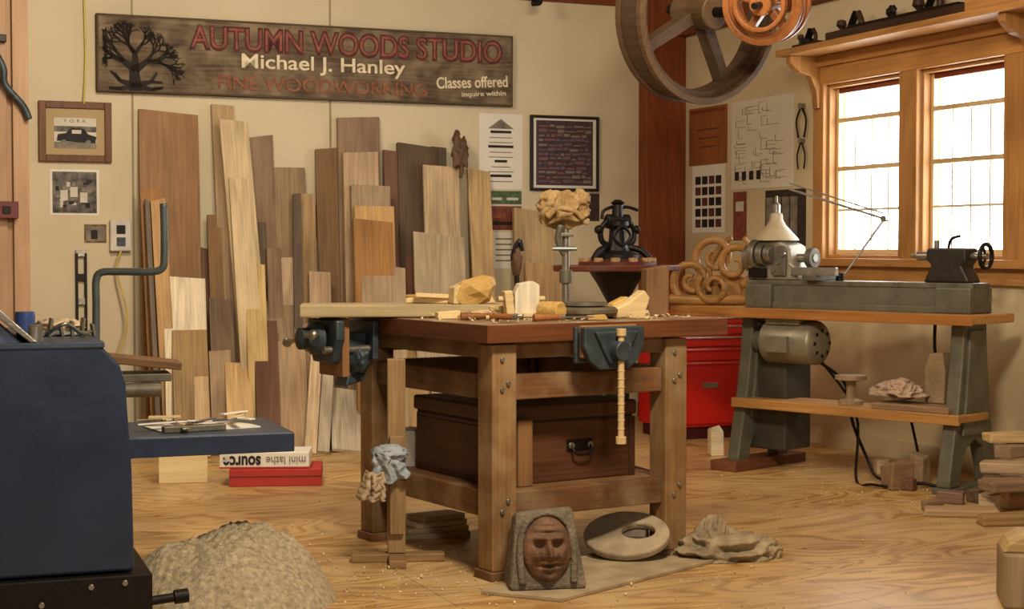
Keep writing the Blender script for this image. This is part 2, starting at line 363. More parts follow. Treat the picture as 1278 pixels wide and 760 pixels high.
MATW=mat('mat_tan',rgb(172,150,112),.8,0,.05,5,0); GREYP=mat('photo_grey',rgb(120,112,98),.6,0,.5,14,0); BWP=mat('photo_bw',rgb(90,86,78),.6,0,.95,22,0)
LIGHTP=mat('photo_light',rgb(200,195,178),.7,0,.1,10,0)
def art_car(g,a,c,d,b,y):
    R(g,'mat_board',a,c,d,b,y,0,1,0,1,MATW); R(g,'print',a,c,d,b,y-.001,.14,.86,.14,.8,LIGHTP)
    w=c-a;hh=b-d
    R(g,'street',a,c,d,b,y-.0015,.14,.86,.14,.28,GREYP); R(g,'houses',a,c,d,b,y-.0015,.14,.86,.5,.62,BWP)
    body=[(.18,.3),(.84,.26),(.86,.40),(.72,.45),(.64,.57),(.42,.58),(.34,.47),(.2,.44)]
    prism('car_body',[(a+w*u,d+hh*v) for u,v in body],'xz',y-.005,y-.003,DARK,g,None,0)
    for u in (.30,.72):
        cyl('wheel',(a+w*u,y-.002,d+hh*.27),(a+w*u,y-.006,d+hh*.27),.016,GREYP,g)
    R(g,'windscreen',a,c,d,b,y-.005,.44,.6,.46,.54,LIGHTP)
    text('caption','Y. O. R. K.',a+w*.3,a+w*.7,d+hh*.70,d+hh*.77,y-.0025,DARK,g,.0003)
FW=wood('frame_walnut',rgb(108,68,38),'z',.5)
framed('picture_frame',(48,125,140,203),MB,FW,.04,MATW,art_car)
def art_men(g,a,c,d,b,y):
    R(g,'print',a,c,d,b,y,.05,.95,.05,.95,BWP); rr=random.Random(4)
    for i in range(16):
        u=rr.uniform(.08,.8);v=rr.uniform(.1,.8); R(g,'shade%d'%i,a,c,d,b,y-.001,u,u+rr.uniform(.04,.14),v,v+rr.uniform(.04,.15),(DARK,GREYP,DARK,LIGHTP)[i%4])
    for i,(u,v) in enumerate(((.3,.55),(.5,.62),(.7,.5))):
        R(g,'shirt%d'%i,a,c,d,b,y-.0015,u-.09,u+.06,v-.22,v,LIGHTP); R(g,'head%d'%i,a,c,d,b,y-.002,u-.05,u+.02,v+.02,v+.12,GREYP)
paper('black_white_photo',(62,211,124,269),MB,WHITE,art_men)
paper('small_photo',(105,280,133,303),MB,mat('photo_brown',rgb(110,80,50),.6,0,.7,30,0),lambda g,a,c,d,b,y:(R(g,'print',a,c,d,b,y,.08,.92,.1,.9,GREYP),R(g,'figure',a,c,d,b,y-.001,.3,.6,.2,.7,DARK)))
def art_lines(g,a,c,d,b,y):
    rr=random.Random(5)
    prism('gable',[(a+(c-a)*.2,d+(b-d)*.80),(a+(c-a)*.8,d+(b-d)*.80),(a+(c-a)*.5,d+(b-d)*.93)],'xz',y-.002,y,GREYP,g,None,0)
    for i in range(11):
        v=.74-.065*i; l=rr.uniform(.14,.30)
        R(g,'line%d'%i,a,c,d,b,y,.5-l,.5+l,v,v+(.012 if i%3 else .035),GREYP if i%3 else DARK)
paper('notice_poster',(598,141,652,236),MB,WHITE,art_lines)
def art_tools(g,a,c,d,b,y):
    PT=mat('poster_plum',rgb(60,42,44),.5,0,.5,30,0); PV=mat('poster_violet',rgb(100,76,86),.5,0,.5,40,0); PR=mat('poster_rose',rgb(120,76,70),.5,0,.5,40,0)
    R(g,'ground',a,c,d,b,y,0,1,0,1,WHITE); R(g,'field',a,c,d,b,y-.001,.05,.95,.04,.97,PT)
    rr=random.Random(2)
    for i in range(13):
        u=.09
        while u<.86:
            t=rr.uniform(.04,.16); v=.08+.066*i+rr.uniform(-.01,.01)
            R(g,'tool',a,c,d,b,y-.002,u,min(u+t,.92),v,v+rr.uniform(.015,.045),(PV,PR,PV,GREYP)[rr.randrange(4)],.0008); u+=t+.025
framed('tool_poster',(663,143,748,239),MB,BLACK,.018,WHITE,art_tools)
paper('dark_print_lower',(700,241,748,276),MB,mat('dk',rgb(48,36,30),.5,0,.5,30,0),lambda g,a,c,d,b,y:R(g,'shape',a,c,d,b,y,.2,.5,.2,.8,GREYP))
paper('green_label',(610,238,651,255),MB,mat('grn',rgb(70,92,60),.6,0,.5,30,0),lambda g,a,c,d,b,y:(R(g,'a',a,c,d,b,y,.1,.4,.3,.5,LIGHTP),R(g,'b',a,c,d,b,y,.55,.9,.3,.5,LIGHTP)))
paper('red_label',(611,257,651,287),MB,mat('rdl',rgb(112,56,42),.6,0,.5,30,0),lambda g,a,c,d,b,y:(R(g,'a',a,c,d,b,y,.1,.5,.5,.7,ORG),R(g,'b',a,c,d,b,y,.1,.9,.2,.35,DARK)))
paper('white_note',(614,290,645,335),MB,WHITE,lambda g,a,c,d,b,y:[R(g,'l%d'%i,a,c,d,b,y,.15,.8,.2+.15*i,.24+.15*i,GREYP) for i in range(5)])
WP=wood('panel_cherry',rgb(150,92,50),'z')
paper('wooden_certificate',(860,137,907,203),MR,WP,lambda g,a,c,d,b,y:(R(g,'top',a,c,d,b,y,.05,.95,.9,.96,BEAM),R(g,'writing',a,c,d,b,y,.2,.8,.6,.62,DKB),R(g,'writing2',a,c,d,b,y,.25,.75,.45,.47,DKB),R(g,'writing3',a,c,d,b,y,.3,.7,.3,.32,DKB)))
def art_plan(g,a,c,d,b,y):
    rr=random.Random(9)
    for i in range(46):
        u=rr.uniform(.05,.8);v=rr.uniform(.05,.88); ll=rr.uniform(.05,.2); hh=rr.uniform(.03,.12); q=GREYP
        R(g,'dr%d'%i,a,c,d,b,y,u,min(u+ll,.97),v,v+.005,q); R(g,'dv%d'%i,a,c,d,b,y,u,u+.007,v,min(v+hh,.97),q)
        if i%2: R(g,'dw%d'%i,a,c,d,b,y,u,min(u+ll,.97),min(v+hh,.96),min(v+hh,.96)+.005,q)
    for i in range(4): R(g,'blk%d'%i,a,c,d,b,y,.06+.12*i,.13+.12*i,.10,.20,DARK)
paper('shop_drawing',(913,128,990,232),MR,mat('drawing_paper',rgb(212,206,188),.8,0,.06,4,0),art_plan)
def art_grid(g,a,c,d,b,y):
    for i in range(5):
        for j in range(4):
            R(g,'c%d%d'%(i,j),a,c,d,b,y,.1+.21*j,.27+.21*j,.08+.16*i,.2+.16*i,DARK if (i+j)%3 else DKB)
paper('calendar_sheet',(864,208,904,290),MR,WHITE,art_grid)
paper('red_pamphlet',(915,240,931,300),MR,mat('pam',rgb(120,60,44),.7,0,.5,30,0),lambda g,a,c,d,b,y:R(g,'t',a,c,d,b,y,.2,.8,.6,.8,LIGHTP))
g=paper('dark_wall_rack',(955,238,1005,330),MR,mat('rack',rgb(50,40,32),.8,0,.4,20,0),lambda g,a,c,d,b,y:[R(g,'slot%d'%i,a,c,d,b,y,.1+.2*i,.2+.2*i,.2,.9,GREYP,.02) for i in range(4)])
g=group('hanging_calipers',MR)
xa,za=wp(1000,150,MR,.02)
tube('arm_l',[(xa,-.02,za+.08),(xa-.05,-.02,za),(xa-.03,-.02,za-.1)],.006,BLACK,g); tube('arm_r',[(xa,-.02,za+.08),(xa+.05,-.02,za),(xa+.03,-.02,za-.1)],.006,BLACK,g)
cyl('hinge',(xa,-.035,za+.08),(xa,0,za+.08),.018,STEEL,g)
tube('arm_l2',[(xa,-.02,za-.12),(xa-.04,-.02,za-.2),(xa-.03,-.02,za-.28)],.005,BLACK,g); tube('arm_r2',[(xa,-.02,za-.12),(xa+.04,-.02,za-.2),(xa+.03,-.02,za-.28)],.005,BLACK,g); cyl('hinge2',(xa,-.035,za-.12),(xa,0,za-.12),.014,STEEL,g)
x,z=wp(151,294,MB,.05); g=group('electrical_outlet_box',MB)
box('cover',(x-.06,x+.06),(-.05,-.001),(z-.09,z+.09),mat('outlet_grey',rgb(205,200,190),.5),g,.008); box('socket',(x-.025,x+.025),(-.056,-.05),(z+.01,z+.06),DARK,g); box('socket2',(x-.025,x+.025),(-.056,-.05),(z-.06,z-.01),BLUEIRON,g)
YC=mat('yellow_cord',rgb(196,180,90),.6)
x2,z2=wp(104,2,MB,.02); _,z3=wp(104,130,MB,.02)
tube('hanging_yellow_cord',[(x2,-.02,2.69),(x2+.01,-.02,(z2+z3)/2),(x2-.005,-.035,z3)],.006,YC,None,M=MB)
tube('power_cord',[(x,-.05,z-.09),(x-.03,-.08,z-.2),(x+.02,-.12,z-.5),(x-.08,-.1,z-.8),(x-.1,-.05,z-1.0)],.006,YC,None,M=MB)
x,z=wp(102,375,MB,.03); g=group('spirit_level',MB)
_,zt=wp(102,316,MB,.03); _,zb=wp(102,436,MB,.03)
for nm,a,b in (('rail_l',-.032,-.018),('rail_r',.018,.032)): box(nm,(x+a,x+b),(-.03,-.003),(zb,zt),BLACK,g,.002)
for i in range(5):
    zz=zb+(zt-zb)*i/4; box('web_%d'%i,(x-.03,x+.03),(-.028,-.005),(zz-.02,zz+.02),BLACK if i%2 else STEEL,g,.002)
g=group('wood_storage_cabinet',MB)
xa,_=wp(33,200,MB,.6)
LP=wood('cabinet_tan',rgb(180,148,118),'z',.6,.18)
box('side',(xa-.9,xa),(-.6,-.02),(0,2.6),LP,g); box('stile',(xa-.07,xa+.01),(-.63,-.6),(0,2.6),LP,g); box('stile_far',(xa-.9,xa-.83),(-.63,-.6),(0,2.6),LP,g)
box('door',(xa-.8,xa-.1),(-.62,-.6),(.1,2.5),LP,g)
_,zc=wp(8,262,MB,.64); box('red_latch',(xa-.16,xa-.05),(-.68,-.63),(zc-.045,zc+.045),mat('latch_red',rgb(96,40,36),.5),g); box('latch_plate',(xa-.13,xa-.09),(-.69,-.68),(zc-.02,zc+.02),DARK,g)
_,zc=wp(10,120,MB,.64)
tube('saw_frame',[(xa-.2,-.66,zc+.3),(xa-.12,-.66,zc+.15),(xa-.11,-.66,zc+.06),(xa-.02,-.66,zc-.05),(xa+.01,-.66,zc-.12)],.018,BLUEIRON,g)
box('saw_hook',(xa-.2,xa-.1),(-.66,-.62),(zc+.28,zc+.32),BLACK,g)

# ================================================================ LUMBER
lm=group('lumber_stack',MB)
cols={'a':rgb(150,108,60),'b':rgb(204,170,110),'c':rgb(216,186,122),'d':rgb(134,102,66),'e':rgb(172,140,92),'f':rgb(104,84,62),'g':rgb(190,152,96),'h':rgb(218,200,162),'i':rgb(152,112,66),'r':rgb(122,80,52)}
def board(x0,x1,yt,c,layer=0,sh=14):
    ot=.03+layer*.085; ob=.30+layer*.13
    a,zt=wp(x0,yt,MB,ot); b,_=wp(x1,yt,MB,ot)
    s=(a+b)/2; w=(b-a)*.985
    sb,_=wp((x0+x1)/2+sh,560,MB,ob)
    base=Vector((sb,-ob,0.005)); top=Vector((s,-ot,zt))
    zd=(top-base); L=zd.length; zd.normalize(); yd=zd.cross(Vector((1,0,0))).normalized(); xd=yd.cross(zd)
    M=Matrix((xd,yd,zd)).transposed().to_4x4(); M.translation=(base+top)/2
    t=random.choice((.02,.026,.036)); hw=w/2
    sl=random.uniform(-.012,.012)
    vs=[(-hw,-t/2,-L/2),(hw,-t/2,-L/2),(hw,t/2,-L/2),(-hw,t/2,-L/2),(-hw,-t/2,L/2+sl),(hw,-t/2,L/2-sl),(hw,t/2,L/2-sl),(-hw,t/2,L/2+sl)]
    mk('board',vs,BF,wood('lumber_'+c,cols[c],'z',.55,.38),lm,M,.002)
BD=[
(172,247,139,'a',0,8),(263,292,131,'e',0,20),(247,262,310,'r',0,10),(258,276,268,'d',1,10),(273,309,150,'c',2,36),(310,340,170,'d',0,14),(340,380,209,'e',0,10),
(393,425,185,'d',0,8),(420,473,146,'i',0,8),(427,471,190,'e',1,8),(478,498,188,'r',0,10),(495,545,181,'f',0,8),(537,556,184,'f',0,8),
(583,611,212,'b',0,14),(527,572,207,'b',1,10),(365,375,242,'f',2,4),(373,393,242,'e',1,8),(437,486,232,'e',2,8),(441,491,258,'g',3,8),(440,489,276,'i',4,8),
(174,203,235,'a',2,16),(180,186,250,'f',3,16),(187,206,250,'g',3,18),(285,313,222,'c',3,22),(313,331,278,'f',1,10),(332,350,310,'d',2,8),(350,366,322,'g',2,8),
(515,579,293,'c',2,8),(450,505,332,'e',5,4),(203,256,347,'h',4,6),(213,257,398,'e',5,6),(260,290,374,'d',3,8),(305,330,330,'c',4,8),(331,380,376,'e',3,8),(316,345,402,'r',5,6),
(380,397,300,'f',1,8),(385,412,340,'g',3,6),(260,287,440,'g',5,6),(345,380,430,'g',5,6),(280,312,455,'b',6,6),(505,530,300,'r',1,8),(366,392,405,'i',4,6),
(412,455,488,'h',6,4),(455,478,430,'d',4,4),(482,530,440,'b',4,6),(535,580,420,'e',3,6),(590,640,400,'e',2,6),(640,690,263,'b',1,6),(388,402,440,'b',6.2,-8),(402,416,460,'h',6.2,-6),(655,700,330,'g',3,6),(492,512,520,'h',6,4),(222,250,330,'g',1,6),(240,258,420,'b',5.5,4)]
for b in BD: board(*b)
FB=wood('finial_brown',rgb(104,80,58),'z')
g=group('carved_wood_finial',MB); xa,za=wp(574,190,MB,.16)
lump('body',(xa,-.16,za),(.05,.03,.09),FB,g,.7,1.8,3); tube('tail',[(xa,-.16,za-.05),(xa+.01,-.16,za-.10),(xa+.005,-.16,za-.16)],(.022,.010),FB,g)
lump('crest',(xa-.02,-.16,za+.08),(.025,.02,.05),FB,g,.6,2,5)

# ================================================================ BOXES ON FLOOR
def flbox(name,px0,px1,yb,hpx,depth,m,ang=WA,z=0,children=None):
    p0=fl(px0,yb,z); p1=fl(px1,yb,z)
    w=(p1.x-p0.x)/math.cos(ang); hh=hpx/F*p0.y
    M=frame((p0.x,p0.y,z),ang); g=group(name,M)
    box('body',(0,w),(0,depth),(0,hh),m,g,.004); return g,w,hh
REDC=mat('red_cardboard',rgb(170,50,42),.6,0,.1,6,.03)
g,w,hh=flbox('red_cardboard_box',286,400,608,22,.28,REDC,.1); box('lid_seam',(-.002,w+.002),(-.002,.28),(hh*.55,hh*.6),DKB,g,0)
g2,w,hh2=flbox('magazine_box',274,385,585,20,.22,WHITE,.06,z=hh+.002); text('print','source',w*.04,w*.46,hh2*.22,hh2*.8,-.002,DARK,g2,.001,math.pi,.03); text('print2','mini lathe',w*.52,w*.96,hh2*.25,hh2*.75,-.002,GREYP,g2,.001,math.pi); box('band',(0,w),(-.002,0),(0,hh2*.10),REDC,g2,0)
g,w,hh=flbox('pine_offcut_block',198,257,604,38,.2,wood('pale_block',rgb(222,202,156),'x',.6,.2),.2); box('upper_offcut',(.02,w-.02),(.02,.18),(hh,hh+.035),wood('pale_block2',rgb(196,160,106),'x'),g)

# ================================================================ BLUE MACHINE
MM=frame((-1.043,4.40,0),math.radians(20))
BLUE=mat('navy_enamel',rgb(42,54,76),.34,.1,.25,5,.08); BLUE2=mat('blue_grey_table',rgb(68,82,98),.4,.3,.2,8)
bm_=group('blue_planer_machine',MM)
prism('body',[(-.85,.22),(0,.22),(-.005,.5),(-.02,.745),(-.035,.79),(-.085,.845),(-.85,.845)],'xz',0,.95,BLUE,bm_,None,.008)
prism('hood',[(-.85,.845),(-.85,.985),(-.43,.955),(-.385,.935),(-.34,.90),(-.29,.855),(-.29,.845)],'xz',.02,.5,mat('hood_steel',rgb(100,116,138),.3,.5,.3,8),bm_,None,.008)
prism('hood_edge',[(-.40,.955),(-.36,.93),(-.27,.856),(-.25,.856),(-.345,.945),(-.40,.97)],'xz',.0,.52,STEEL,bm_,None,.003)
box('top_lip',(-.85,-.075),(-.004,.9),(.838,.856),BLUE2,bm_)
box('base_channel',(-.85,.045),(-.03,.95),(.10,.215),BLACK,bm_); box('stand',(-.8,-.02),(.0,.9),(0,.10),BLACK,bm_)
for i,(x,z) in enumerate(((-.03,.195),(-.12,.19),(-.25,.15))): cyl('bolt_%d'%i,(x,-.04,z),(x,-.028,z),.008,STEEL,bm_,n=8)
cyl('crank_rod',(.0,.02,.125),(.13,.02,.135),.013,BLACK,bm_); cyl('crank_knob',(.11,.02,.134),(.15,.02,.137),.02,BLACK,bm_)
cyl('knob_a',(-.25,.1,.855),(-.25,.1,.90),.02,STEEL,bm_); revolve('blue_cup',[(.022,0),(.028,.06),(.026,.075)],mat('blue_plastic',rgb(50,72,130),.4),bm_,Matrix.Translation((-.27,.24,.856)))
tube('cable',[(-.22,.15,.87),(-.17,.12,.90),(-.12,.2,.87),(-.08,.3,.87)],.006,STEEL,bm_)
box('plate',(-.24,-.1),(.3,.7),(.856,.875),STEEL,bm_); lump('dust_clump',(-.16,.5,.88),(.07,.1,.018),mat('sawdust_light',rgb(206,186,152),.9,0,.25,40,.6),bm_,.35,3,8)
for i in range(7):
    a=-.26+.03*i; box('blade_rack_%d'%i,(a,a+.008),(.28,.36),(.856,.89+.009*(i%3)),IRON,bm_,.001,(0,.15*(i%3-1),0))
box('outfeed_table',(-.02,.535),(.443,.9),(.50,.537),BLUE2,bm_,.005); box('outfeed_edge',(-.02,.54),(.436,.447),(.475,.535),BLUE,bm_); box('outfeed_edge_end',(.533,.545),(.436,.9),(.475,.535),BLUE,bm_)
prism('outfeed_bracket',[(-.04,.44),(.02,.44),(.16,.48),(.16,.50),(-.04,.50)],'xz',.6,.63,BLUE,bm_)
Mi=MM.inverted()
pp=[Mi@ad(*q) for q in ((120,436,5.2),(120,380,5.2),(120,350,5.2),(127,340,5.2),(150,339,5.2),(190,339,5.2),(203,334,5.2),(205,320,5.2),(205,285,5.2),(204,254,5.2))]
tube('bent_handle',pp,.0125,mat('handle_grey',rgb(88,96,96),.4,.5),bm_)
g=group('parts_on_table',MM@Matrix.Translation((.25,.65,.538)))
box('paper',(-.12,.2),(-.1,.1),(0,.004),WHITE,g,0,(0,0,.2)); box('tray_rim',(-.1,.1),(-.12,-.09),(0,.02),IRON,g,.003,(0,0,.15))
for i in range(16):
    a=random.uniform(-.12,.20); b=random.uniform(-.10,.14)
    box('scrap_%d'%i,(a-.05,a+.05),(b-.012,b+.012),(.004+.002*i,.009+.002*i),(STEEL,WHITE,wood('pale_block',rgb(222,202,156),'x'),WHITE)[i%4],g,.001,(random.uniform(-.1,.1),random.uniform(-.12,.12),random.uniform(0,3)))
g=group('roller_stand',frame(ad(172,480,6.2).to_2d().to_3d(),.3))
box('top_board',(-.16,.16),(-.1,.1),(.66,.69),wood('stand_brown',rgb(128,96,62),'x'),g,.004,(0,.12,0)); box('grey_plate',(-.1,.12),(-.1,.1),(.60,.63),IRON,g); cyl('roller',(-.1,-.1,.57),(.08,-.1,.57),.028,IRON,g); box('leg',(-.13,-.09),(-.03,.03),(0,.6),IRON,g); box('foot',(-.22,-.04),(-.08,.08),(0,.03),IRON,g)

# ================================================================ SAWDUST
def heap(name,c,rx,ry,h,m,seed=1,n=90,pw=3.2,rough=1.0):
    vs=[];fs=[]
    for j in range(n+1):
        for i in range(n+1):
            u=-1+2*i/n;v=-1+2*j/n
            x=u*math.sqrt(1-v*v/2); y=v*math.sqrt(1-u*u/2); r=min(1,math.hypot(x,y))
            base=(1-r**pw)
            nz=(mn.noise(Vector((x*1.8+seed,y*1.8,0)))*.22+mn.noise(Vector((x*8,y*8,seed)))*.07+mn.noise(Vector((x*22,y*22,seed)))*.06+mn.noise(Vector((x*50,y*50,seed)))*.05)*rough
            rr=1+.12*mn.noise(Vector((x*1.5,y*1.5,seed*7)))
            vs.append((x*rx*rr,y*ry*rr,max(-.002,h*base*(1+nz)-.002)))
    for j in range(n):
        for i in range(n):
            a=j*(n+1)+i; fs.append((a,a+1,a+n+2,a+n+1))
    return mk(name,vs,fs,m,None,Matrix.Translation(c),0,True)
SD=mat('sawdust',rgb(198,182,150),.95,0,.35,55,1.0,.1)
heap('sawdust_pile',(-.90,5.04,0),.34,.42,.205,SD,5)

# ================================================================ WORKBENCH
BA=math.atan2(.535,.845)
BMx=frame((-.05,5.37,0),BA)
wb=group('workbench',BMx)
Wz=wood('bench_wood',rgb(130,98,62),'z',.55,.42,9,1,6,.08,.35); Wx=wood('bench_rail',rgb(110,76,48),'x',.55,.42,9,1,6,.08,.3); Wy=wood('bench_rail',rgb(110,76,48),'y',.55,.42,9,1,6,.08,.3)
lw=.048; LX=.725; LY=.87
for i,(x,y) in enumerate(((0,0),(LX,0),(0,LY),(LX,LY))):
    box('leg_%d'%(i+1),(x-lw,x+lw),(y-lw,y+lw),(0.03,.79),Wz,wb,.005)
    box('foot_%d'%(i+1),(x-lw-.010,x+lw+.010),(y-lw-.010,y+lw+.010),(0,.03),Wx,wb,.004)
TOPm=wood('bench_top',rgb(120,92,66),'x',.5,.45,9,1,6,.08,.8); TE=.93
box('top',(-.08,TE),(-.075,LY+.07),(.80,.858),TOPm,wb,.006)
ED='edge_dark'
box('top_edge_front',(-.082,TE+.002),(-.082,-.074),(.797,.857),wood(ED,rgb(104,62,38),'x',.45),wb,.003)
box('top_edge_side',(-.087,-.079),(-.08,LY+.07),(.797,.857),wood(ED,rgb(104,62,38),'y',.45),wb,.003)
box('apron_front',(lw,LX-lw),(-.03,.0),(.74,.80),Wx,wb); box('apron_side',(-.03,0),(lw,LY-lw),(.74,.80),Wy,wb); box('apron_back',(lw,LX-lw),(LY,LY+.03),(.72,.80),Wx,wb)
for nm,z0,z1 in (('upper',.60,.685),('lower',.20,.29)):
    box(nm+'_rail_front',(lw,LX-lw),(-.025,.025),(z0,z1),Wx,wb); box(nm+'_rail_back',(lw,LX-lw),(LY-.025,LY+.025),(z0,z1),Wx,wb)
    box(nm+'_rail_left',(-.025,.025),(lw,LY-lw),(z0,z1),Wy,wb); box(nm+'_rail_right',(LX-.025,LX+.025),(lw,LY-lw),(z0,z1),Wy,wb)
box('lower_shelf',(.025,LX-.025),(.02,LY-.02),(.262,.288),wood('shelf_ply',rgb(140,104,68),'x'),wb)
for (x,y) in ((0,0),(LX,0)):
    for k,z in enumerate((.64,.66,.23,.265,.74)):
        cyl('bolt',(x+(.012 if k%2 else -.012),y-lw-.008,z),(x+(.012 if k%2 else -.012),y-lw+.005,z),.008,STEEL,wb,n=10)
fv=group('bench_vise',BMx)
vx=.365
box('rear_jaw',(vx-.115,vx+.115),(-.10,-.083),(.72,.845),BLUEIRON,fv,.006)
prism('front_jaw',[(vx-.125,.845),(vx+.125,.845),(vx+.125,.78),(vx+.10,.73),(vx+.06,.70),(vx-.06,.70),(vx-.10,.73),(vx-.125,.78)],'xz',-.17,-.14,BLUEIRON,fv,None,.006)
prism('jaw_rib',[(vx-.09,.83),(vx+.09,.83),(vx+.03,.72),(vx-.03,.72)],'xz',-.185,-.168,BLUEIRON,fv,None,.006)
box('wood_face',(vx-.115,vx+.115),(-.139,-.12),(.74,.85),wood('jaw_wood',rgb(150,112,70),'x'),fv)
cyl('screw',(vx,-.21,.765),(vx,-.09,.765),.016,STEEL,fv); cyl('guide_l',(vx-.07,-.155,.745),(vx-.07,-.09,.745),.011,STEEL,fv); cyl('guide_r',(vx+.07,-.155,.745),(vx+.07,-.09,.745),.011,STEEL,fv)
cyl('screw_boss',(vx,-.225,.765),(vx,-.17,.765),.034,BLUEIRON,fv)
HW=wood('dowel',rgb(206,180,132),'z',.5,.25)
cyl('handle',(vx,-.205,.46),(vx,-.205,.83),.011,HW,fv); cyl('handle_cap_t',(vx,-.205,.815),(vx,-.205,.84),.017,HW,fv); cyl('handle_cap_b',(vx,-.205,.45),(vx,-.205,.475),.018,HW,fv)
for i in range(9): cyl('handle_ring_%d'%i,(vx,-.205,.50+.028*i),(vx,-.205,.504+.028*i),.0125,HW,fv)
lv=group('bench_vise',BMx); vy=.79
box('rear_jaw',(-.115,-.090),(vy-.11,vy+.11),(.70,.845),BLUEIRON,lv,.006)
prism('front_jaw',[(vy-.125,.85),(vy+.125,.85),(vy+.125,.78),(vy+.08,.69),(vy-.08,.69),(vy-.125,.78)],'yz',-.27,-.235,BLUEIRON,lv,None,.008)
box('wood_jaw',(-.234,-.205),(vy-.1,vy+.1),(.64,.855),wood('jaw_wood',rgb(140,100,62),'z'),lv)
cyl('screw',(-.34,vy,.78),(-.1,vy,.78),.018,STEEL,lv); cyl('guide_a',(-.3,vy-.075,.74),(-.1,vy-.075,.74),.014,STEEL,lv); cyl('guide_b',(-.3,vy+.075,.74),(-.1,vy+.075,.74),.014,STEEL,lv)
revolve('screw_boss',[(.03,0),(.06,.01),(.06,.04),(.04,.055),(.04,.09),(.02,.1)],BLUEIRON,lv,Matrix.Translation((-.27,vy,.78))@zto((-1,0,0)))
cyl('handle',(-.35,vy-.1,.80),(-.35,vy+.13,.76),.010,STEEL,lv); lump('handle_ball',(-.35,vy-.1,.80),(.018,.018,.018),STEEL,lv,0); lump('handle_ball2',(-.35,vy+.13,.76),(.018,.018,.018),STEEL,lv,0)
lump('casting',(-.15,vy-.02,.70),(.045,.09,.06),BLUEIRON,lv,.3,2,4); prism('casting_foot',[(-.2,.60),(-.12,.62),(-.095,.7),(-.095,.8),(-.2,.8),(-.17,.7)],'xz',vy-.05,vy+.04,BLUEIRON,lv,None,.006)
tb_=group('wooden_tool_chest',BMx@Matrix.Translation((.065,.10,.2885)))
CW=wood('chest_brown',rgb(86,54,36),'x',.45,.45); CWY=wood('chest_brown',rgb(78,50,34),'y',.45,.45)
box('body',(0,.58),(0,.58),(0,.215),CW,tb_,.005); box('lid',(-.008,.588),(-.01,.59),(.222,.275),CW,tb_,.008); box('lid_gap',(.004,.576),(.004,.576),(.2,.225),DARK,tb_,0)
box('side_panel',(-.006,0),(.02,.56),(.02,.20),CWY,tb_,.002)
for i,(a,b) in enumerate(((0,.02),(.56,.58))): box('corner_%d'%i,(a-.003,b+.003),(-.006,.0),(0,.215),CWY,tb_,.002)
tube('bail_handle',[(.30,-.01,.125),(.303,-.025,.105),(.32,-.03,.095),(.36,-.03,.095),(.377,-.025,.105),(.38,-.01,.125)],.005,BLACK,tb_); box('handle_plate',(.285,.395),(-.006,0),(.105,.145),BLACK,tb_,.003)
cyl('rosette_l',(.30,-.014,.125),(.30,0,.125),.012,STEEL,tb_); cyl('rosette_r',(.38,-.014,.125),(.38,0,.125),.012,STEEL,tb_)
box('upright_batten',(.055,.115),(-.045,-.012),(.0,.23),wood('batten',rgb(128,94,60),'z'),tb_)
g=group('paint_can',BMx@Matrix.Translation((.09,.77,.2885))); revolve('can',[(.05,0),(.052,.005),(.052,.13),(.048,.135)],WHITE,g); tube('rim',[(.05,0,.135),(0,.05,.135),(-.05,0,.135),(0,-.05,.135)],.004,STEEL,g,True)
st=group('sawhorse_stand',frame((-.41,5.66,0),.1))
SW=wood('stand_pine',rgb(150,122,84),'z'); SWX=wood('stand_pine',rgb(140,112,76),'x')
box('post',(-.032,.032),(-.02,.02),(.03,.72),SW,st); box('foot_a',(-.16,.17),(-.03,.03),(0,.03),SWX,st); box('foot_b',(-.03,.03),(-.15,.13),(0,.03),SWX,st); box('brace',(-.025,.025),(-.04,-.02),(.1,.45),SW,st)
def cloth(name,w,h,M,m,parent,amp=.02,seed=1,n=40):
    vs=[];fs=[]
    for j in range(n+1):
        for i in range(n+1):
            u=i/n;v=j/n; pinch=1-.35*v
            x=(u-.5)*w*pinch; z=-(1-v)*h+.02*mn.noise(Vector((u*3,0,seed)))
            f=amp*(math.sin(u*17+seed+mn.noise(Vector((u*2,v*2,seed)))*3)*(1.1-v*.5)+.8*mn.noise(Vector((u*5,v*5,seed))))
            vs.append((x+.01*mn.noise(Vector((v*6,u*2,seed))),f-.03*math.cos((u-.5)*3),z))
    for j in range(n):
        for i in range(n): a=j*(n+1)+i; fs.append((a,a+1,a+n+2,a+n+1))
    o=mk(name,vs,fs,m,parent,M,0,True); s=o.modifiers.new('s','SOLIDIFY'); s.thickness=.004; return o
RAG=mat('rag_cloth',rgb(150,158,162),.9,0,.2,12,.3)
cloth('rag_white',.14,.11,Matrix.Translation((-.045,-.055,.40))@Matrix.Rotation(-.25,4,'Y'),RAG,st,.012,3)
lump('rag_knot',(-.025,-.05,.39),(.05,.03,.025),RAG,st,.6,2.2,11,4,sharp=True)
cloth('rag_tan',.10,.10,Matrix.Translation((-.075,-.06,.33))@Matrix.Rotation(.15,4,'Y'),mat('rag_tan',rgb(170,150,122),.9,0,.2,12,.3),st,.012,8)
def onb(px,Y,z=.859):
    return Vector(((px-CX)/F*Y,Y,z))
pl=group('plank_on_bench',frame((-.36,5.93,.861),.10))
box('plank',(-.42,.36),(-.12,.12),(0,.045),wood('old_plank',rgb(172,156,120),'x',.65,.3,9,1,6,.08,.3),pl,.006)
PB=wood('pale_chunk',rgb(216,192,142),'x',.6,.25)
GC=wood('golden_chunk',rgb(202,166,96),'x')
g=group('carving_block',frame(onb(592,5.9,.861+.046),.4)); lump('chunk',(0,0,.045),(.075,.045,.045),GC,g,.5,1.3,21,2,(0,-.3,0),sharp=True,smooth=False); prism('wedge',[(-.09,0),(.08,0),(.05,.05),(-.02,.09),(-.085,.06)],'xz',-.02,.04,PB,g,None,.005)
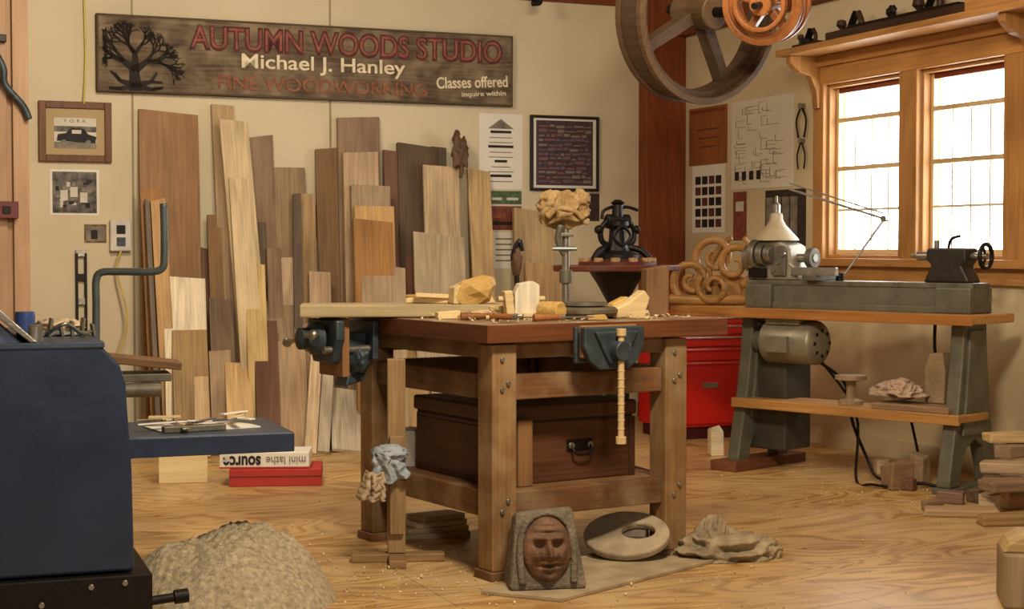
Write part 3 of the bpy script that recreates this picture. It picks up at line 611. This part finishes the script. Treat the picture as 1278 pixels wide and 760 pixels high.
g=group('wood_offcut',frame(onb(538,5.95,.861+.046),-.2)); box('piece',(-.09,.09),(-.03,.03),(0,.02),PB,g); box('piece2',(-.05,.12),(-.05,-.01),(.02,.036),PB,g,.003,(0,.05,.3)); box('piece3',(-.1,.0),(-.0,.05),(.02,.03),GC,g,.002,(0,.0,-.5))
g=group('white_wood_clamp',frame(onb(656,5.75),.2)); prism('block',[(-.045,0),(.045,0),(.045,.12),(.02,.135),(-.03,.125),(-.045,.09)],'xz',-.03,.03,wood('whitewood',rgb(214,202,178),'z'),g,None,.004); box('side',(-.078,-.048),(-.03,.03),(0,.10),PB,g,.004,(0,-.12,0)); cyl('dowel',(-.1,0,.07),(.07,0,.07),.01,HW,g); box('foot',(-.02,.10),(-.06,-.03),(0,.02),PB,g)
g=group('turntable_bank',frame(onb(728,5.78),0)); revolve('wheel',[(.06,0),(.11,.006),(.125,.02),(.125,.032),(.115,.04),(.05,.042)],mat('pewter',rgb(104,94,76),.5,.4,.3,20),g); revolve('inner',[(.06,.042),(.085,.046),(.085,.058),(.03,.06)],IRON,g)
g=group('light_wood_chunk',frame(onb(782,5.85),.5)); prism('wedge_a',[(-.08,0),(.06,0),(.085,.07),(.06,.10),(.0,.06),(-.07,.03)],'xz',-.03,.02,PB,g,None,.006); prism('wedge_b',[(-.05,.0),(.08,.0),(.07,.05),(.02,.075),(-.04,.05)],'xz',.025,.07,GC,g,None,.006)
g=group('timber_offcut_upright',frame(onb(817,5.95,.859),.3)); prism('block',[(-.045,0),(.045,0),(.047,.19),(-.043,.175)],'xz',-.03,.03,wood('batten2',rgb(128,96,66),'z'),g,None,.004)
g=group('wooden_mallet',frame(onb(688,5.66),.9)); cyl('head',(0,-.045,.032),(0,.045,.032),.032,GC,g); cyl('handle',(.02,0,.03),(.17,.0,.014),.012,HW,g)
for i,(px,Y,a) in enumerate(((610,5.62,.2),(640,5.55,-.5),(700,5.52,.35))):
    g=group('carving_chisel',frame(onb(px,Y),a)); cyl('handle',(-.10,0,.014),(.0,0,.014),.013,wood('chisel_handle',rgb(150,96,52),'x'),g,.010); cyl('ferrule',(0,0,.014),(.015,0,.014),.010,STEEL,g); box('blade',(.01,.12),(-.006,.006),(.011,.016),STEEL,g,.001)
for i,(px,Y,a,w_,h_) in enumerate(((560,5.72,.3,.09,.03),(585,5.65,-.6,.07,.02),(625,5.85,.8,.08,.05),(745,5.62,.1,.07,.02),(800,5.75,-.3,.06,.03),(672,5.95,.4,.09,.04),(600,5.78,1.0,.07,.03),(618,5.74,.2,.10,.018))):
    g=group('bench_scrap_block',frame(onb(px,Y),a)); prism('block',[(-w_/2,0),(w_/2,0),(w_/2*.8,h_),(-w_/2,h_*.8)],'xz',-.022,.022,(PB,GC)[i%2],g,None,.003)
cs=group('carving_on_holder',frame(onb(706,6.05),0))
cyl('post',(0,0,.0),(0,0,.33),.014,STEEL,cs); cyl('collar',(0,0,.12),(0,0,.17),.024,IRON,cs); cyl('base',(0,0,0),(0,0,.02),.06,IRON,cs); tube('clamp_arm',[(0,0,.22),(-.03,-.02,.28),(-.02,-.03,.34)],.012,IRON,cs); box('clamp_plate',(-.04,.03),(-.03,.03),(.295,.31),IRON,cs); cyl('clamp_screw',(-.05,-.02,.25),(.04,-.02,.25),.008,STEEL,cs)
GW=wood('carving_gold',rgb(178,148,100),'z')
lump('carving_body',(-.01,0,.395),(.075,.055,.055),GW,cs,.6,1.3,43,5,sharp=True); lump('carving_lobe',(.05,-.01,.435),(.034,.035,.032),GW,cs,.5,1.6,44,sharp=True); lump('carving_lobe2',(-.055,-.01,.43),(.038,.035,.034),GW,cs,.5,1.6,45,sharp=True); tube('carving_curl',[(-.07,-.05,.37),(-.03,-.065,.40),(.03,-.065,.39),(.06,-.05,.36)],(.014,.008),GW,cs); box('carving_tab',(.02,.09),(-.02,.02),(.35,.375),GW,cs,.006,(0,.4,0)); box('carving_tab2',(-.09,-.04),(-.02,.02),(.34,.365),GW,cs,.006,(0,-.5,0))
g=group('dark_hook_tool',frame(onb(645,6.2,.859),0)); tube('hook',[(0,0,0),(0,0,.15),(-.015,0,.22),(.01,0,.28),(.02,0,.24)],.010,BLACK,g); lump('handle',(0,0,.2),(.022,.015,.06),wood('hk',rgb(90,64,44),'z'),g,.2)
def shavings(name,M,n,fx_,m,s=.03):
    vs=[];fs=[]
    for i in range(n):
        x,y,z=fx_(); a=random.uniform(0,6.28); l=random.uniform(.4,1.4)*s; wd=l*.35; c,sn=math.cos(a),math.sin(a); k=len(vs)
        cu=random.uniform(.3,1.0)
        for t in range(5):
            th=t/4*math.pi*cu; u=math.sin(th)*l*.6; zz=(1-math.cos(th))*l*.3
            for q in (-wd/2,wd/2): vs.append((x+c*u-sn*q,y+sn*u+c*q,z+.001+zz))
        for t in range(4): fs.append((k+2*t,k+2*t+1,k+2*t+3,k+2*t+2))
    return mk(name,vs,fs,m,None,M)
SHV=mat('shaving',rgb(202,182,144),.8,0,.2,10,0)
def bsh():
    if random.random()<.6:
        x=random.gauss(.30,.12); y=random.gauss(.38,.10); return (x,y,.859+random.random()*.035*math.exp(-((x-.30)/.15)**2-((y-.38)/.12)**2))
    return (random.uniform(.0,.84),random.uniform(-.03,.75),.859)
shavings('bench_wood_shavings',BMx,800,bsh,SHV,.024)
fc=BMx@Vector((.1,-.1,0))
def fsh():
    k=random.random()
    if k<.55: return (fc.x+random.gauss(0,.7),fc.y+random.gauss(.1,.55),0)
    if k<.8: return (random.gauss(1.75,.35),random.gauss(6.9,.5),0)
    return (random.gauss(-.65,.3),random.gauss(5.2,.35),0)
shavings('floor_wood_shavings',Matrix.Identity(4),1500,fsh,SHV,.014)

# ---------------- floor items in front of bench
DG=mat('dusty_board',rgb(156,138,108),.9,0,.3,8,.4)
p=[fl(600,742),fl(700,752),fl(902,700),fl(800,672)]
g=group('dusty_plywood_sheet'); prism('sheet',[(q.x,q.y) for q in p],'xy',.0,.014,DG,g)
o=fl(686,742); fb=group('carved_face_block',frame((o.x,o.y,.0145),.18)@Matrix.Rotation(-.12,4,'X'))
ST=mat('weathered_block',rgb(108,98,82),.9,0,.4,14,.8)
vs=[(-.13,0,0),(.125,0,0),(.13,.2,0),(-.12,.2,0),(-.10,.035,.25),(.09,.035,.265),(.09,.2,.25),(-.08,.2,.24)]
mk('block',vs,BF,ST,fb,None,.014)
n=60; fv_=[];ff=[]
def G(u,v,a,b,su,sv): return math.exp(-((u-a)/su)**2-((v-b)/sv)**2)
for j in range(n+1):
    for i in range(n+1):
        U=-1+2*i/n;V=-1+2*j/n; x=U*math.sqrt(1-V*V/2); y=V*math.sqrt(1-U*U/2); r=min(1,math.hypot(x,y))
        hgt=.040*math.sqrt(max(0,1-r*r))
        hgt+=.032*G(x,y,0,-.05,.12,.26)+.016*G(x,y,0,-.2,.22,.09)
        for s in (-1,1):
            hgt-=.030*G(x,y,s*.36,.16,.19,.11); hgt+=.014*G(x,y,s*.36,.15,.10,.05); hgt+=.018*G(x,y,s*.34,.36,.26,.07); hgt+=.018*G(x,y,s*.5,-.15,.2,.2); hgt-=.010*G(x,y,s*.3,-.33,.07,.16)
        hgt-=.022*G(x,y,0,-.47,.34,.035); hgt+=.013*G(x,y,0,-.38,.28,.045)+.014*G(x,y,0,-.57,.22,.06)+.014*G(x,y,0,-.84,.28,.12)
        hgt+=.006*math.sin(y*30+2)*G(x,y,0,.62,.5,.16)
        fv_.append((x*.080,-hgt,.128+y*.106))
for j in range(n):
    for i in range(n): a=j*(n+1)+i; ff.append((a,a+1,a+n+2,a+n+1))
mk('face_relief',fv_,ff,mat('face_stain',rgb(102,74,54),.7,0,.55,24,.4),fb,Matrix.Translation((-.004,.010,0)),0,True)
tube('arch_rim',[(-.088,.0,.02),(-.092,.01,.12),(-.07,.02,.21),(0,.022,.245),(.066,.02,.21),(.084,.01,.12),(.08,.0,.02)],.012,ST,fb)
o=fl(783,700); g=group('oval_wood_ring',Matrix.Translation((o.x,o.y+.02,.075))@Matrix.Rotation(-.25,4,'Z')@Matrix.Rotation(.5,4,'X'))
annulus('ring',ell(.155,.125),ell(.06,.042,40,.04,.015),.03,mat('ring_grey',rgb(154,138,112),.8,0,.3,12,.4),g,None,.008); box('support',(-.06,.06),(.02,.1),(-.09,-.002),ST,g,.004)
o=fl(905,696); CB=mat('crumpled_sack',rgb(146,130,102),.85,0,.4,12,.6)
g=group('crumpled_sack',frame((o.x,o.y,0),.2))
lump('sack',(0,0,.02),(.145,.09,.066),CB,g,.55,1.9,51,5,floor=-.02,sharp=True); lump('sack_flap',(-.06,.0,.06),(.05,.04,.08),CB,g,.5,1.9,54,5,rot=(0,.3,0),sharp=True); lump('sack_end',(.12,-.02,.02),(.07,.045,.045),CB,g,.5,1.9,56,5,floor=-.02,sharp=True)
g=group('wood_offcut_stack',frame(fl(545,668).to_2d().to_3d(),.3))
for i in range(4): box('piece_%d'%i,(-.16+.02*i,.12-.01*i),(-.06,.08),(.022*i,.02+.022*i),wood('lumber_h',cols['h'],'x'),g,.002,(0,0,.12*i))

# ================================================================ PEDESTAL + ANTIQUE PRESS
pg=group('antique_drill_stand',frame((.51,7.75,0),WA))
DR=wood('mahogany',rgb(92,48,34),'x',.4)
prism('table_top',ell(.33,.2,40),'xy',1.0,1.03,DR,pg,None,.006); revolve('table_pedestal',[(.2,0),(.2,.02),(.07,.06),(.045,.2),(.06,.4),(.045,.6),(.05,.85),(.10,.94),(.14,1.0)],BLACK,pg)
revolve('base_ring',[(.19,1.03),(.19,1.045),(.15,1.055),(.08,1.06)],DR,pg)
ROS=mat('rosette_tan',rgb(160,124,84),.6)
for i in range(12):
    a=i*math.pi/6; cyl('rosette_%d'%i,(math.cos(a)*.165,math.sin(a)*.165,1.045),(math.cos(a)*.165,math.sin(a)*.165,1.065),.022,ROS,pg,n=12)
revolve('press_base',[(.11,1.055),(.11,1.08),(.06,1.10),(.045,1.13),(.04,1.2),(.055,1.22),(.055,1.24),(.03,1.25),(.025,1.32),(.035,1.33),(.015,1.345)],BLACK,pg)
for s in (-1,1):
    tube('press_arm',[(s*.02,0,1.12),(s*.08,0,1.14),(s*.09,0,1.2),(s*.05,0,1.25)],.014,BLACK,pg); tube('press_leg',[(s*.04,0,1.12),(s*.11,-.03,1.10),(s*.15,-.05,1.06)],.016,BLACK,pg)
    lump('press_knob',(s*.10,0,1.2),(.022,.022,.022),BLACK,pg,.1)
tube('press_handle',[(0,0,1.30),(.05,0,1.31),(.11,0,1.295)],.008,BLACK,pg); tube('press_wheel',[(.045,-.05,1.17),(0,-.05,1.215),(-.045,-.05,1.17),(0,-.05,1.125)],.008,BLACK,pg,True); cyl('press_motor',(-.06,.0,1.24),(.06,0,1.24),.035,BLACK,pg)
tube('press_crank',[(-.03,0,1.31),(-.08,-.01,1.29),(-.09,-.01,1.25)],.008,BLACK,pg)

# ================================================================ RED CABINET
RC=mat('red_enamel',rgb(188,26,22),.3,.0,.08,3,.0,.6); RD=mat('red_gap',rgb(60,8,6),.6,0,.1,5,0)
rc=group('red_tool_cabinet',MR)
Mc=MR@Matrix.Translation((1.3,-.74,0))@Matrix.Rotation(math.pi/2,4,'Z'); rc.matrix_basis=Mc
box('body',(0,.6),(0,.42),(.07,.74),RC,rc,.008); box('plinth',(.02,.58),(.02,.4),(.0,.07),RD,rc)
zz=[.09,.46,.54,.61,.675,.725]
for i in range(5):
    box('drawer_%d'%i,(.02,.58),(-.012,0),(zz[i],zz[i+1]-.01),RC,rc,.004); box('pull_%d'%i,(.06,.54),(-.02,-.01),(zz[i+1]-.024,zz[i+1]-.016),STEEL if i>1 else RC,rc,.002)
box('badge',(.2,.3),(-.016,-.01),(.3,.33),STEEL,rc)

# ================================================================ LATHE
LA=math.atan2(-.711,.703); LMx=frame((.897,8.257,0),LA)
lt=group('wood_lathe_bench',LMx)
OW=wood('lathe_bench_top',rgb(184,136,78),'x',.4,.3)
box('table_top',(-.10,1.63),(0,.38),(.77,.812),OW,lt,.006); box('table_edge',(-.10,1.63),(-.006,.004),(.765,.812),wood('lathe_edge',rgb(166,112,58),'x',.4),lt)
LG=mat('lathe_leg_grey',rgb(100,98,84),.5,.25,.2,10)
def leg(x,nm):
    outer=[(.10,.77),(.30,.77),(.305,.60),(.33,.40),(.38,.18),(.40,.06),(.40,.03),(.32,.03),(.31,.10),(.27,.20),(.20,.235),(.13,.20),(.08,.10),(.07,.03),(-.02,.03),(-.02,.06),(.005,.18),(.055,.40),(.085,.60)]
    prism(nm,outer,'yz',x-.035,x+.035,LG,lt,None,.008)
    prism(nm+'_web',[(.13,.74),(.27,.74),(.30,.42),(.32,.26),(.07,.26),(.10,.42)],'yz',x-.05,x+.05,LG,lt,None,.006)
leg(.32,'leg_left'); leg(1.50,'leg_right')
box('pedestal_panel',(.30,.54),(.12,.34),(.1,.72),mat('pedestal_dark',rgb(70,66,56),.6,.2,.2,10),lt,.01)
box('foot_plank',(.24,.40),(-.10,.50),(0,.05),wood('foot_plank',rgb(122,76,50),'y'),lt); box('foot_pad',(1.45,1.55),(-.03,.35),(0,.03),LG,lt)
box('lower_shelf',(.30,1.57),(.0,.26),(.325,.36),OW,lt,.005); box('shelf_lip',(.30,1.57),(-.01,.01),(.315,.362),OW,lt); box('shelf_offcut',(1.1,1.5),(.02,.2),(.36,.39),wood('lumber_i',cols['i'],'x'),lt)
la=group('wood_lathe',LMx@Matrix.Translation((0,.2,.812)))
x0,x1=.30,1.56
box('bed_front',(x0,x1),(-.075,-.045),(.015,.135),LG,la,.006); box('bed_back',(x0,x1),(.045,.075),(.015,.135),LG,la,.006); box('bed_top',(x0,x1),(-.08,.08),(.115,.14),IRON,la,.004)
box('bed_lip',(x0,x1),(-.083,-.07),(.0,.03),LG,la); box('bed_foot_l',(x0,x0+.16),(-.1,.1),(0,.12),LG,la,.008); box('bed_foot_r',(x1-.18,x1),(-.1,.1),(0,.12),LG,la,.008)
box('gap_web',(x0,x1),(-.05,.05),(.02,.05),DARK,la,0)
HS=mat('headstock_cream',rgb(152,146,128),.4,.3,.25,12)
prism('headstock',[(.29,.14),(.60,.14),(.60,.20),(.56,.23),(.55,.31),(.49,.335),(.35,.335),(.31,.31),(.30,.22)],'xz',-.075,.075,HS,la,None,.012)
for i,(r,a) in enumerate(((.075,.35),(.06,.39),(.048,.43))): cyl('pulley_%d'%i,(a,-.085,.27),(a+.035,-.085,.27),r,STEEL,la)
cyl('spindle',(.55,0,.25),(.66,0,.25),.022,STEEL,la); cyl('handwheel_out',(.25,0,.25),(.29,0,.25),.07,STEEL,la); cyl('chuck',(.62,0,.25),(.655,0,.25),.05,IRON,la); box('switch_box',(.32,.42),(-.10,-.07),(.15,.2),BLACK,la)
box('belt_guard',(.46,.54),(-.09,-.07),(.16,.31),IRON,la,.01)
for i in range(3): cyl('guard_knob_%d'%i,(.47+.03*i,-.10,.19+.04*i),(.47+.03*i,-.085,.19+.04*i),.012,STEEL,la)
box('tool_rest_base',(.66,.74),(-.12,.08),(.14,.17),IRON,la); cyl('tool_rest_post',(.70,-.08,.165),(.70,-.08,.20),.014,IRON,la); prism('tool_rest',[(-.1,.165),(-.07,.165),(-.075,.205),(-.095,.205)],'yz',.58,.84,STEEL,la)
TD=mat('tailstock_dark',rgb(52,48,42),.45,.4,.3,16); T=-.07
prism('tailstock',[(x+T,z) for x,z in [(1.36,.14),(1.60,.14),(1.58,.18),(1.56,.215),(1.58,.24),(1.58,.30),(1.38,.30),(1.37,.25),(1.40,.22),(1.38,.18)]],'xz',-.055,.055,TD,la,None,.01)
cyl('quill',(1.30+T,0,.262),(1.40+T,0,.262),.022,STEEL,la); cyl('centre',(1.26+T,0,.262),(1.30+T,0,.262),.004,STEEL,la,.016); cyl('tail_screw',(1.58+T,0,.262),(1.66+T,0,.262),.016,STEEL,la)
tube('tail_handwheel',[(1.65+T,.055*math.cos(a),.262+.055*math.sin(a)) for a in [i*math.pi/5 for i in range(10)]],.010,BLACK,la,True,4)
for i in range(3):
    a=i*2.094; cyl('spoke_%d'%i,(1.65+T,0,.262),(1.65+T,.055*math.cos(a),.262+.055*math.sin(a)),.006,BLACK,la)
tube('lock_lever',[(1.46+T,0,.30),(1.48+T,-.01,.34),(1.53+T,-.02,.355)],.007,BLACK,la); cyl('lever_knob',(1.40+T,0,.30),(1.40+T,0,.335),.012,STEEL,la)
CL=mat('lamp_cream',rgb(186,172,142),.45,.1,.15,12)
lp=group('lathe_task_lamp',LMx@Matrix.Translation((.42,.2,1.15)))
revolve('shade',[(.115,.0),(.11,.01),(.05,.075),(.035,.10),(.03,.135),(.02,.14)],CL,lp); revolve('collar',[(.02,.13),(.02,.18),(.008,.19)],STEEL,lp); cyl('stem',(0,0,-.02),(0,0,.02),.03,CL,lp); cyl('fin',(0,0,.18),(0,0,.225),.006,STEEL,lp)
cyl('tube_body',(0,0,-.05),(0,0,.0),.05,HS,lp)
al=group('swing_arm_lamp',LMx@Matrix.Translation((0,.2,.812)))
A=LMx@Matrix.Translation((0,.2,.812)); Ai=A.inverted()
q=[Ai@ad(*t) for t in ((1045,338,8.0),(1104,273,7.9),(985,236,8.15),(962,246,8.15))]
q0=Vector((.80,.0,.14))
cyl('arm_lower',q0,q[1],.006,STEEL,al); cyl('arm_upper',q[1],q[2],.006,STEEL,al); cyl('arm_upper_b',q[1]+Vector((0,0,.025)),q[2]+Vector((0,0,.03)),.004,STEEL,al); cyl('joint',q[1]-Vector((0,.015,0)),q[1]+Vector((0,.015,0)),.016,STEEL,al); cyl('clamp',q0-Vector((0,0,.0)),q0+Vector((0,0,.04)),.02,BLACK,al)
mo=group('lathe_motor',LMx@Matrix.Translation((.10,-.02,0)))
MG=mat('motor_grey',rgb(128,122,104),.4,.4,.2,14)
revolve('body',[(.05,0),(.095,.015),(.108,.03),(.108,.30),(.098,.315),(.07,.33),(.03,.335)],MG,mo,Matrix.Translation((.33,.13,.648))@zto((1,0,0)))
for i in range(8):
    a=i*math.pi/4; box('vent_%d'%i,(.652,.664),(.13+.062*math.cos(a)-.008,.13+.062*math.cos(a)+.008),(.648+.062*math.sin(a)-.008,.648+.062*math.sin(a)+.008),BLACK,mo,0)
box('mount',(.38,.58),(.05,.21),(.735,.77),MG,mo); cyl('shaft',(.25,.13,.645),(.34,.13,.645),.012,STEEL,mo); cyl('pulley',(.27,.13,.645),(.31,.13,.645),.05,IRON,mo); box('terminal_box',(.42,.54),(.0,.04),(.60,.68),MG,mo)
tube('motor_cable',[(.70,.1,.58),(.76,.30,.45),(.80,.32,.25),(.9,.30,.08),(1.1,.1,.02),(1.3,.15,.015),(1.38,.2,.02),(1.42,.3,.2),(1.25,.35,.55),(1.23,.36,.76)],.008,BLACK,lt)
tube('power_cable',[(.70,.2,.55),(.84,.29,.3),(1.0,.05,.015),(1.15,-.05,.015),(1.3,.0,.015),(1.2,.3,.015),(1.1,.36,.3)],.007,BLACK,lt)
g=group('wooden_spool',LMx@Matrix.Translation((.92,.12,.361))); revolve('spool',[(.06,0),(.06,.018),(.025,.03),(.02,.07),(.025,.11),(.075,.12),(.075,.14)],wood('spool',rgb(150,128,98),'z'),g)
g=group('crumpled_cloth',LMx@Matrix.Translation((1.18,.12,.392))); CP=mat('cloth_pink',rgb(172,148,126),.9,0,.2,12,.4); lump('cloth',(0,0,.03),(.11,.08,.05),CP,g,.6,1.9,61,5,floor=0,sharp=True); lump('cloth_fold',(.03,-.02,.06),(.06,.05,.04),CP,g,.6,1.9,63,5,sharp=True)
g=group('paper_bag',LMx@Matrix.Translation((1.35,.19,.392))); prism('bag',[(-.05,0),(.05,0),(.055,.15),(.04,.24),(-.03,.23),(-.055,.15)],'xz',-.035,.035,mat('kraft',rgb(144,122,92),.8,0,.2,10,.5),g,None,.006)
# carved scroll-work sculpture: flat interlaced scrolls cut in a slab
sg2=group('carved_scroll_sculpture',LMx@Matrix.Translation((-.02,.22,.812))@Matrix.Rotation(.35,4,'Z')@Matrix.Scale(1.08,4))
OR=wood('sculpt_gold',rgb(160,118,68),'x',.35,.45)
def scroll(nm,cx,cz,r0,r1,a0,turns,th,flip=1,y=0):
    pts=[]; n=14
    for i in range(n):
        t=i/(n-1); a=a0+flip*turns*2*math.pi*t; r=r0+(r1-r0)*t; pts.append((cx+r*math.cos(a),y,cz+r*math.sin(a)))
    tube(nm,pts,(th,th*.55),OR,sg2,False,4,10)
scroll('scroll_a',-.09,.12,.105,.02,-1.9,1.5,.022,-1)
scroll('scroll_b',.02,.235,.105,.03,-2.2,1.3,.022,-1,.02)
scroll('scroll_c',.13,.20,.11,.02,-1.2,1.45,.022,1,-.01)
scroll('scroll_d',.03,.09,.085,.02,2.4,1.3,.020,1,-.03)
tube('base_rail',[(-.20,0,.028),(-.07,-.01,.024),(.06,-.01,.026),(.22,0,.030)],.026,OR,sg2)
tube('spine',[(-.04,.03,.03),(-.02,.03,.15),(.03,.03,.26),(.10,.03,.33)],(.026,.012),OR,sg2)
tube('wing',[(.17,.0,.03),(.21,.0,.14),(.22,.0,.25),(.17,.0,.33)],(.024,.010),OR,sg2)
prism('back_slab',[(-.16,.01),(.18,.01),(.19,.12),(.10,.17),(-.02,.15),(-.14,.11)],'xz',.03,.05,OR,sg2,None,.008)

# ================================================================ WHEELS
def wheel(name,c,Rr,rw,th,m,ang,tilt,ns,hub,m2,a0=.3):
    M=Matrix.Translation(c)@Matrix.Rotation(ang,4,'Z')@Matrix.Rotation(tilt,4,'X')@Matrix.Rotation(math.pi/2,4,'X'); g=group(name,M)
    annulus('rim',ell(Rr,Rr,56),ell(Rr-rw,Rr-rw,56),th,m,g,Matrix.Translation((0,0,-th/2)),.006)
    annulus('rim_flange',ell(Rr+.012,Rr+.012,56),ell(Rr-rw*.4,Rr-rw*.4,56),th*.25,m2,g,Matrix.Translation((0,0,-th*.7)),.004)
    annulus('rim_flange_b',ell(Rr+.012,Rr+.012,56),ell(Rr-rw*.4,Rr-rw*.4,56),th*.25,m2,g,Matrix.Translation((0,0,th*.45)),.004)
    for i in range(ns):
        a=i*2*math.pi/ns+a0; p=Vector((math.cos(a),math.sin(a),0)); nrm=Vector((-p.y,p.x,0)); L0=hub*.5; L1=Rr-rw*.6; wa=hub*.36; wb_=hub*.30; t=th*.28
        v=[p*L0-nrm*wa,p*L0+nrm*wa,p*L1+nrm*wb_,p*L1-nrm*wb_]
        mk('spoke_%d'%i,[(q.x,q.y,-t) for q in v]+[(q.x,q.y,t) for q in v],BF,m,g,None,.004)
    cyl('hub',(0,0,-th*.9),(0,0,th*.9),hub,m2,g); cyl('axle',(0,0,-th*1.6),(0,0,th*1.6),hub*.3,BLACK,g)
    return g,M
WW=wood('wheel_old',rgb(78,60,44),'z',.6); WW2=wood('wheel_old2',rgb(98,76,52),'z',.6)
c=ad(872,14,7.5); g,M=wheel('large_wooden_wheel',c,.415,.05,.13,WW,.62,.15,4,.08,WW2,.55)
cyl('hanger_rod',M.inverted()@Vector((c.x,c.y,c.z+.0)),M.inverted()@Vector((c.x,c.y,CH)),.015,BLACK,g)
OWD=wood('wheel_orange',rgb(164,104,58),'z',.4)
c=ad(957,4,7.2); g,M=wheel('grooved_pulley_wheel',c,.17,.04,.12,OWD,-.45,.2,5,.05,OWD)
annulus('second_rim',ell(.12,.12,48),ell(.10,.10,48),.05,OWD,g,Matrix.Translation((0,0,.08)),.005)
annulus('middle_rim',ell(.178,.178,56),ell(.15,.15,56),.02,OWD,g,Matrix.Translation((0,0,-.01)),.004)
cyl('hanger_rod',M.inverted()@Vector((c.x,c.y,c.z)),M.inverted()@Vector((c.x,c.y,CH)),.012,BLACK,g)
lump_h=group('ceiling_hook',MB); x,z=wp(668,2,MB,.3); tube('hook',[(x,-.3,CH),(x,-.3,z+.05),(x+.03,-.3,z),(x-.02,-.3,z-.01)],.02,BLACK,lump_h)

# ================================================================ SHELF PLANES
PW=wood('plane_dark',rgb(62,44,32),'x',.5)
def plane(x,L,s=1.0,y=-.14):
    g=group('hand_plane',MR@Matrix.Translation((x,y,2.226)))
    box('sole',(0,L),(-.03,.03),(0,.035*s),PW,g,.004); box('cheeks',(L*.35,L*.65),(-.033,.033),(.03*s,.06*s),BLACK,g)
    tube('tote',[(L*.72,0,.03*s),(L*.76,0,.07*s),(L*.70,0,.10*s),(L*.66,0,.115*s)],.013*s,PW,g); revolve('knob',[(.012,0),(.01,.03*s),(.022*s,.045*s),(.018*s,.065*s),(.004,.07*s)],PW,g,Matrix.Translation((L*.18,0,.03*s)))
    box('blade',(L*.5-.004,L*.5+.004),(-.022,.022),(.03*s,.13*s),BLACK,g,.001,(0,.6,0))
plane(1.65,.26,.9); plane(1.98,.32,1.3,-.10); plane(2.66,.30,1.5,-.10)
g=group('long_jointer_plane',MR@Matrix.Translation((2.28,-.21,2.226)))
box('body',(-.2,1.0),(-.025,.035),(0,.045),PW,g); box('body_top',(.0,.9),(-.02,.03),(.045,.06),BLACK,g)
g=group('iron_pulley_block',MR@Matrix.Translation((2.46,-.08,2.226))); revolve('stand',[(.04,0),(.04,.015),(.012,.03),(.012,.10)],BLACK,g); lump('head',(0,0,.12),(.035,.02,.03),BLACK,g,.3)

# ================================================================ RIGHT FLOOR WOOD PILE
rc_=random.Random(21)
def chunk(name,px,py,w,d,h,ang,c,z=0,rx=0,jit=.10):
    o=fl(px,py,0); o.z=z; g=group(name,frame(o,ang))
    J=lambda s:1-rc_.uniform(0,jit*2.2)
    vs=[(-w/2*J(0),-d/2*J(0),0),(w/2*J(0),-d/2*J(0),0),(w/2*J(0),d/2*J(0),0),(-w/2*J(0),d/2*J(0),0),(-w/2*J(0),-d/2*J(0),h*J(0)),(w/2*J(0),-d/2*J(0),h*J(0)),(w/2*J(0),d/2*J(0),h),(-w/2*J(0),d/2*J(0),h*J(0))]
    mk('chunk',vs,BF,wood('lumber_'+c,cols[c],'x'),g,Matrix.Rotation(rx,4,'Y'),.008)
chunk('firewood_block',1120,610,.13,.12,.13,.3,'i'); chunk('firewood_block',1148,604,.08,.08,.15,.8,'e'); chunk('firewood_block',1134,612,.06,.07,.06,.9,'r')
chunk('firewood_block',1100,592,.07,.07,.09,.1,'b')
for i,(px,py,w,d,h,a,c,z) in enumerate([(1200,644,.36,.1,.04,-.1,'e',0),(1262,654,.30,.12,.045,.15,'e',0),(1268,632,.25,.16,.09,.5,'i',0),(1248,616,.2,.12,.08,-.4,'d',0),(1262,640,.28,.12,.05,.3,'d',.095),(1252,632,.22,.12,.055,-.3,'g',.146),(1266,628,.20,.1,.06,.6,'e',.202),(1256,626,.22,.12,.045,.1,'b',.263)]):
    chunk('scrap_wood_piece',px,py,w,d,h,a,c,z)
chunk('scrap_wood_piece',1164,637,.11,.05,.05,.5,'i'); chunk('scrap_wood_piece',1186,628,.13,.07,.06,-.5,'r'); chunk('scrap_wood_piece',1222,626,.12,.08,.07,.7,'f'); chunk('scrap_wood_piece',1235,638,.09,.06,.08,-.8,'b')
o=Vector((1.62,4.98,0)); g=group('timber_block',frame(o,-.2)); box('block',(-.09,.22),(-.1,.12),(0,.17),wood('lumber_e',cols['e'],'z'),g,.008); prism('notch',[(-.09,.17),(.2,.17),(.2,.225),(-.03,.225),(-.07,.20)],'xz',-.08,.1,wood('lumber_b',cols['b'],'x'),g,None,.006)
chunk('pine_offcut',893,568,.08,.1,.16,.2,'h')

# ================================================================ CAMERA + LIGHT
cd=bpy.data.cameras.new('camera'); co=bpy.data.objects.new('camera',cd); sc.collection.objects.link(co)
cd.sensor_width=36; cd.lens=36*F/1278; co.location=cam_p; co.rotation_euler=(math.pi/2-TH,0,0); cd.clip_end=200
sc.camera=co
def area(name,loc,size,e,col,target=None):
    l=bpy.data.lights.new(name,'AREA'); l.shape='RECTANGLE'; l.size=size[0]; l.size_y=size[1]; l.energy=e; l.color=col
    o=bpy.data.objects.new(name,l); sc.collection.objects.link(o); o.location=loc
    if target: o.rotation_euler=(Vector(target)-Vector(loc)).to_track_quat('-Z','Y').to_euler()
warm=(1,.84,.63)
area('ceiling_light',(.5,3.6,2.8),(.7,.3),112,warm,(-.3,7,.2))
area('ceiling_light_2',(-1.3,6.6,2.85),(.6,.3),52,warm,(-1.5,9.0,.6))
area('ceiling_light_3',(1.1,6.6,2.85),(.6,.3),14,warm,(1.2,8.2,.6))
area('photographer_lamp',(.9,.3,1.9),(.3,.3),36,(1,.90,.76),(-.1,7,.7))
w=bpy.data.worlds.new('world'); sc.world=w; w.use_nodes=True
bg=w.node_tree.nodes['Background']; bg.inputs['Color'].default_value=(.93,.97,1,1); bg.inputs['Strength'].default_value=11
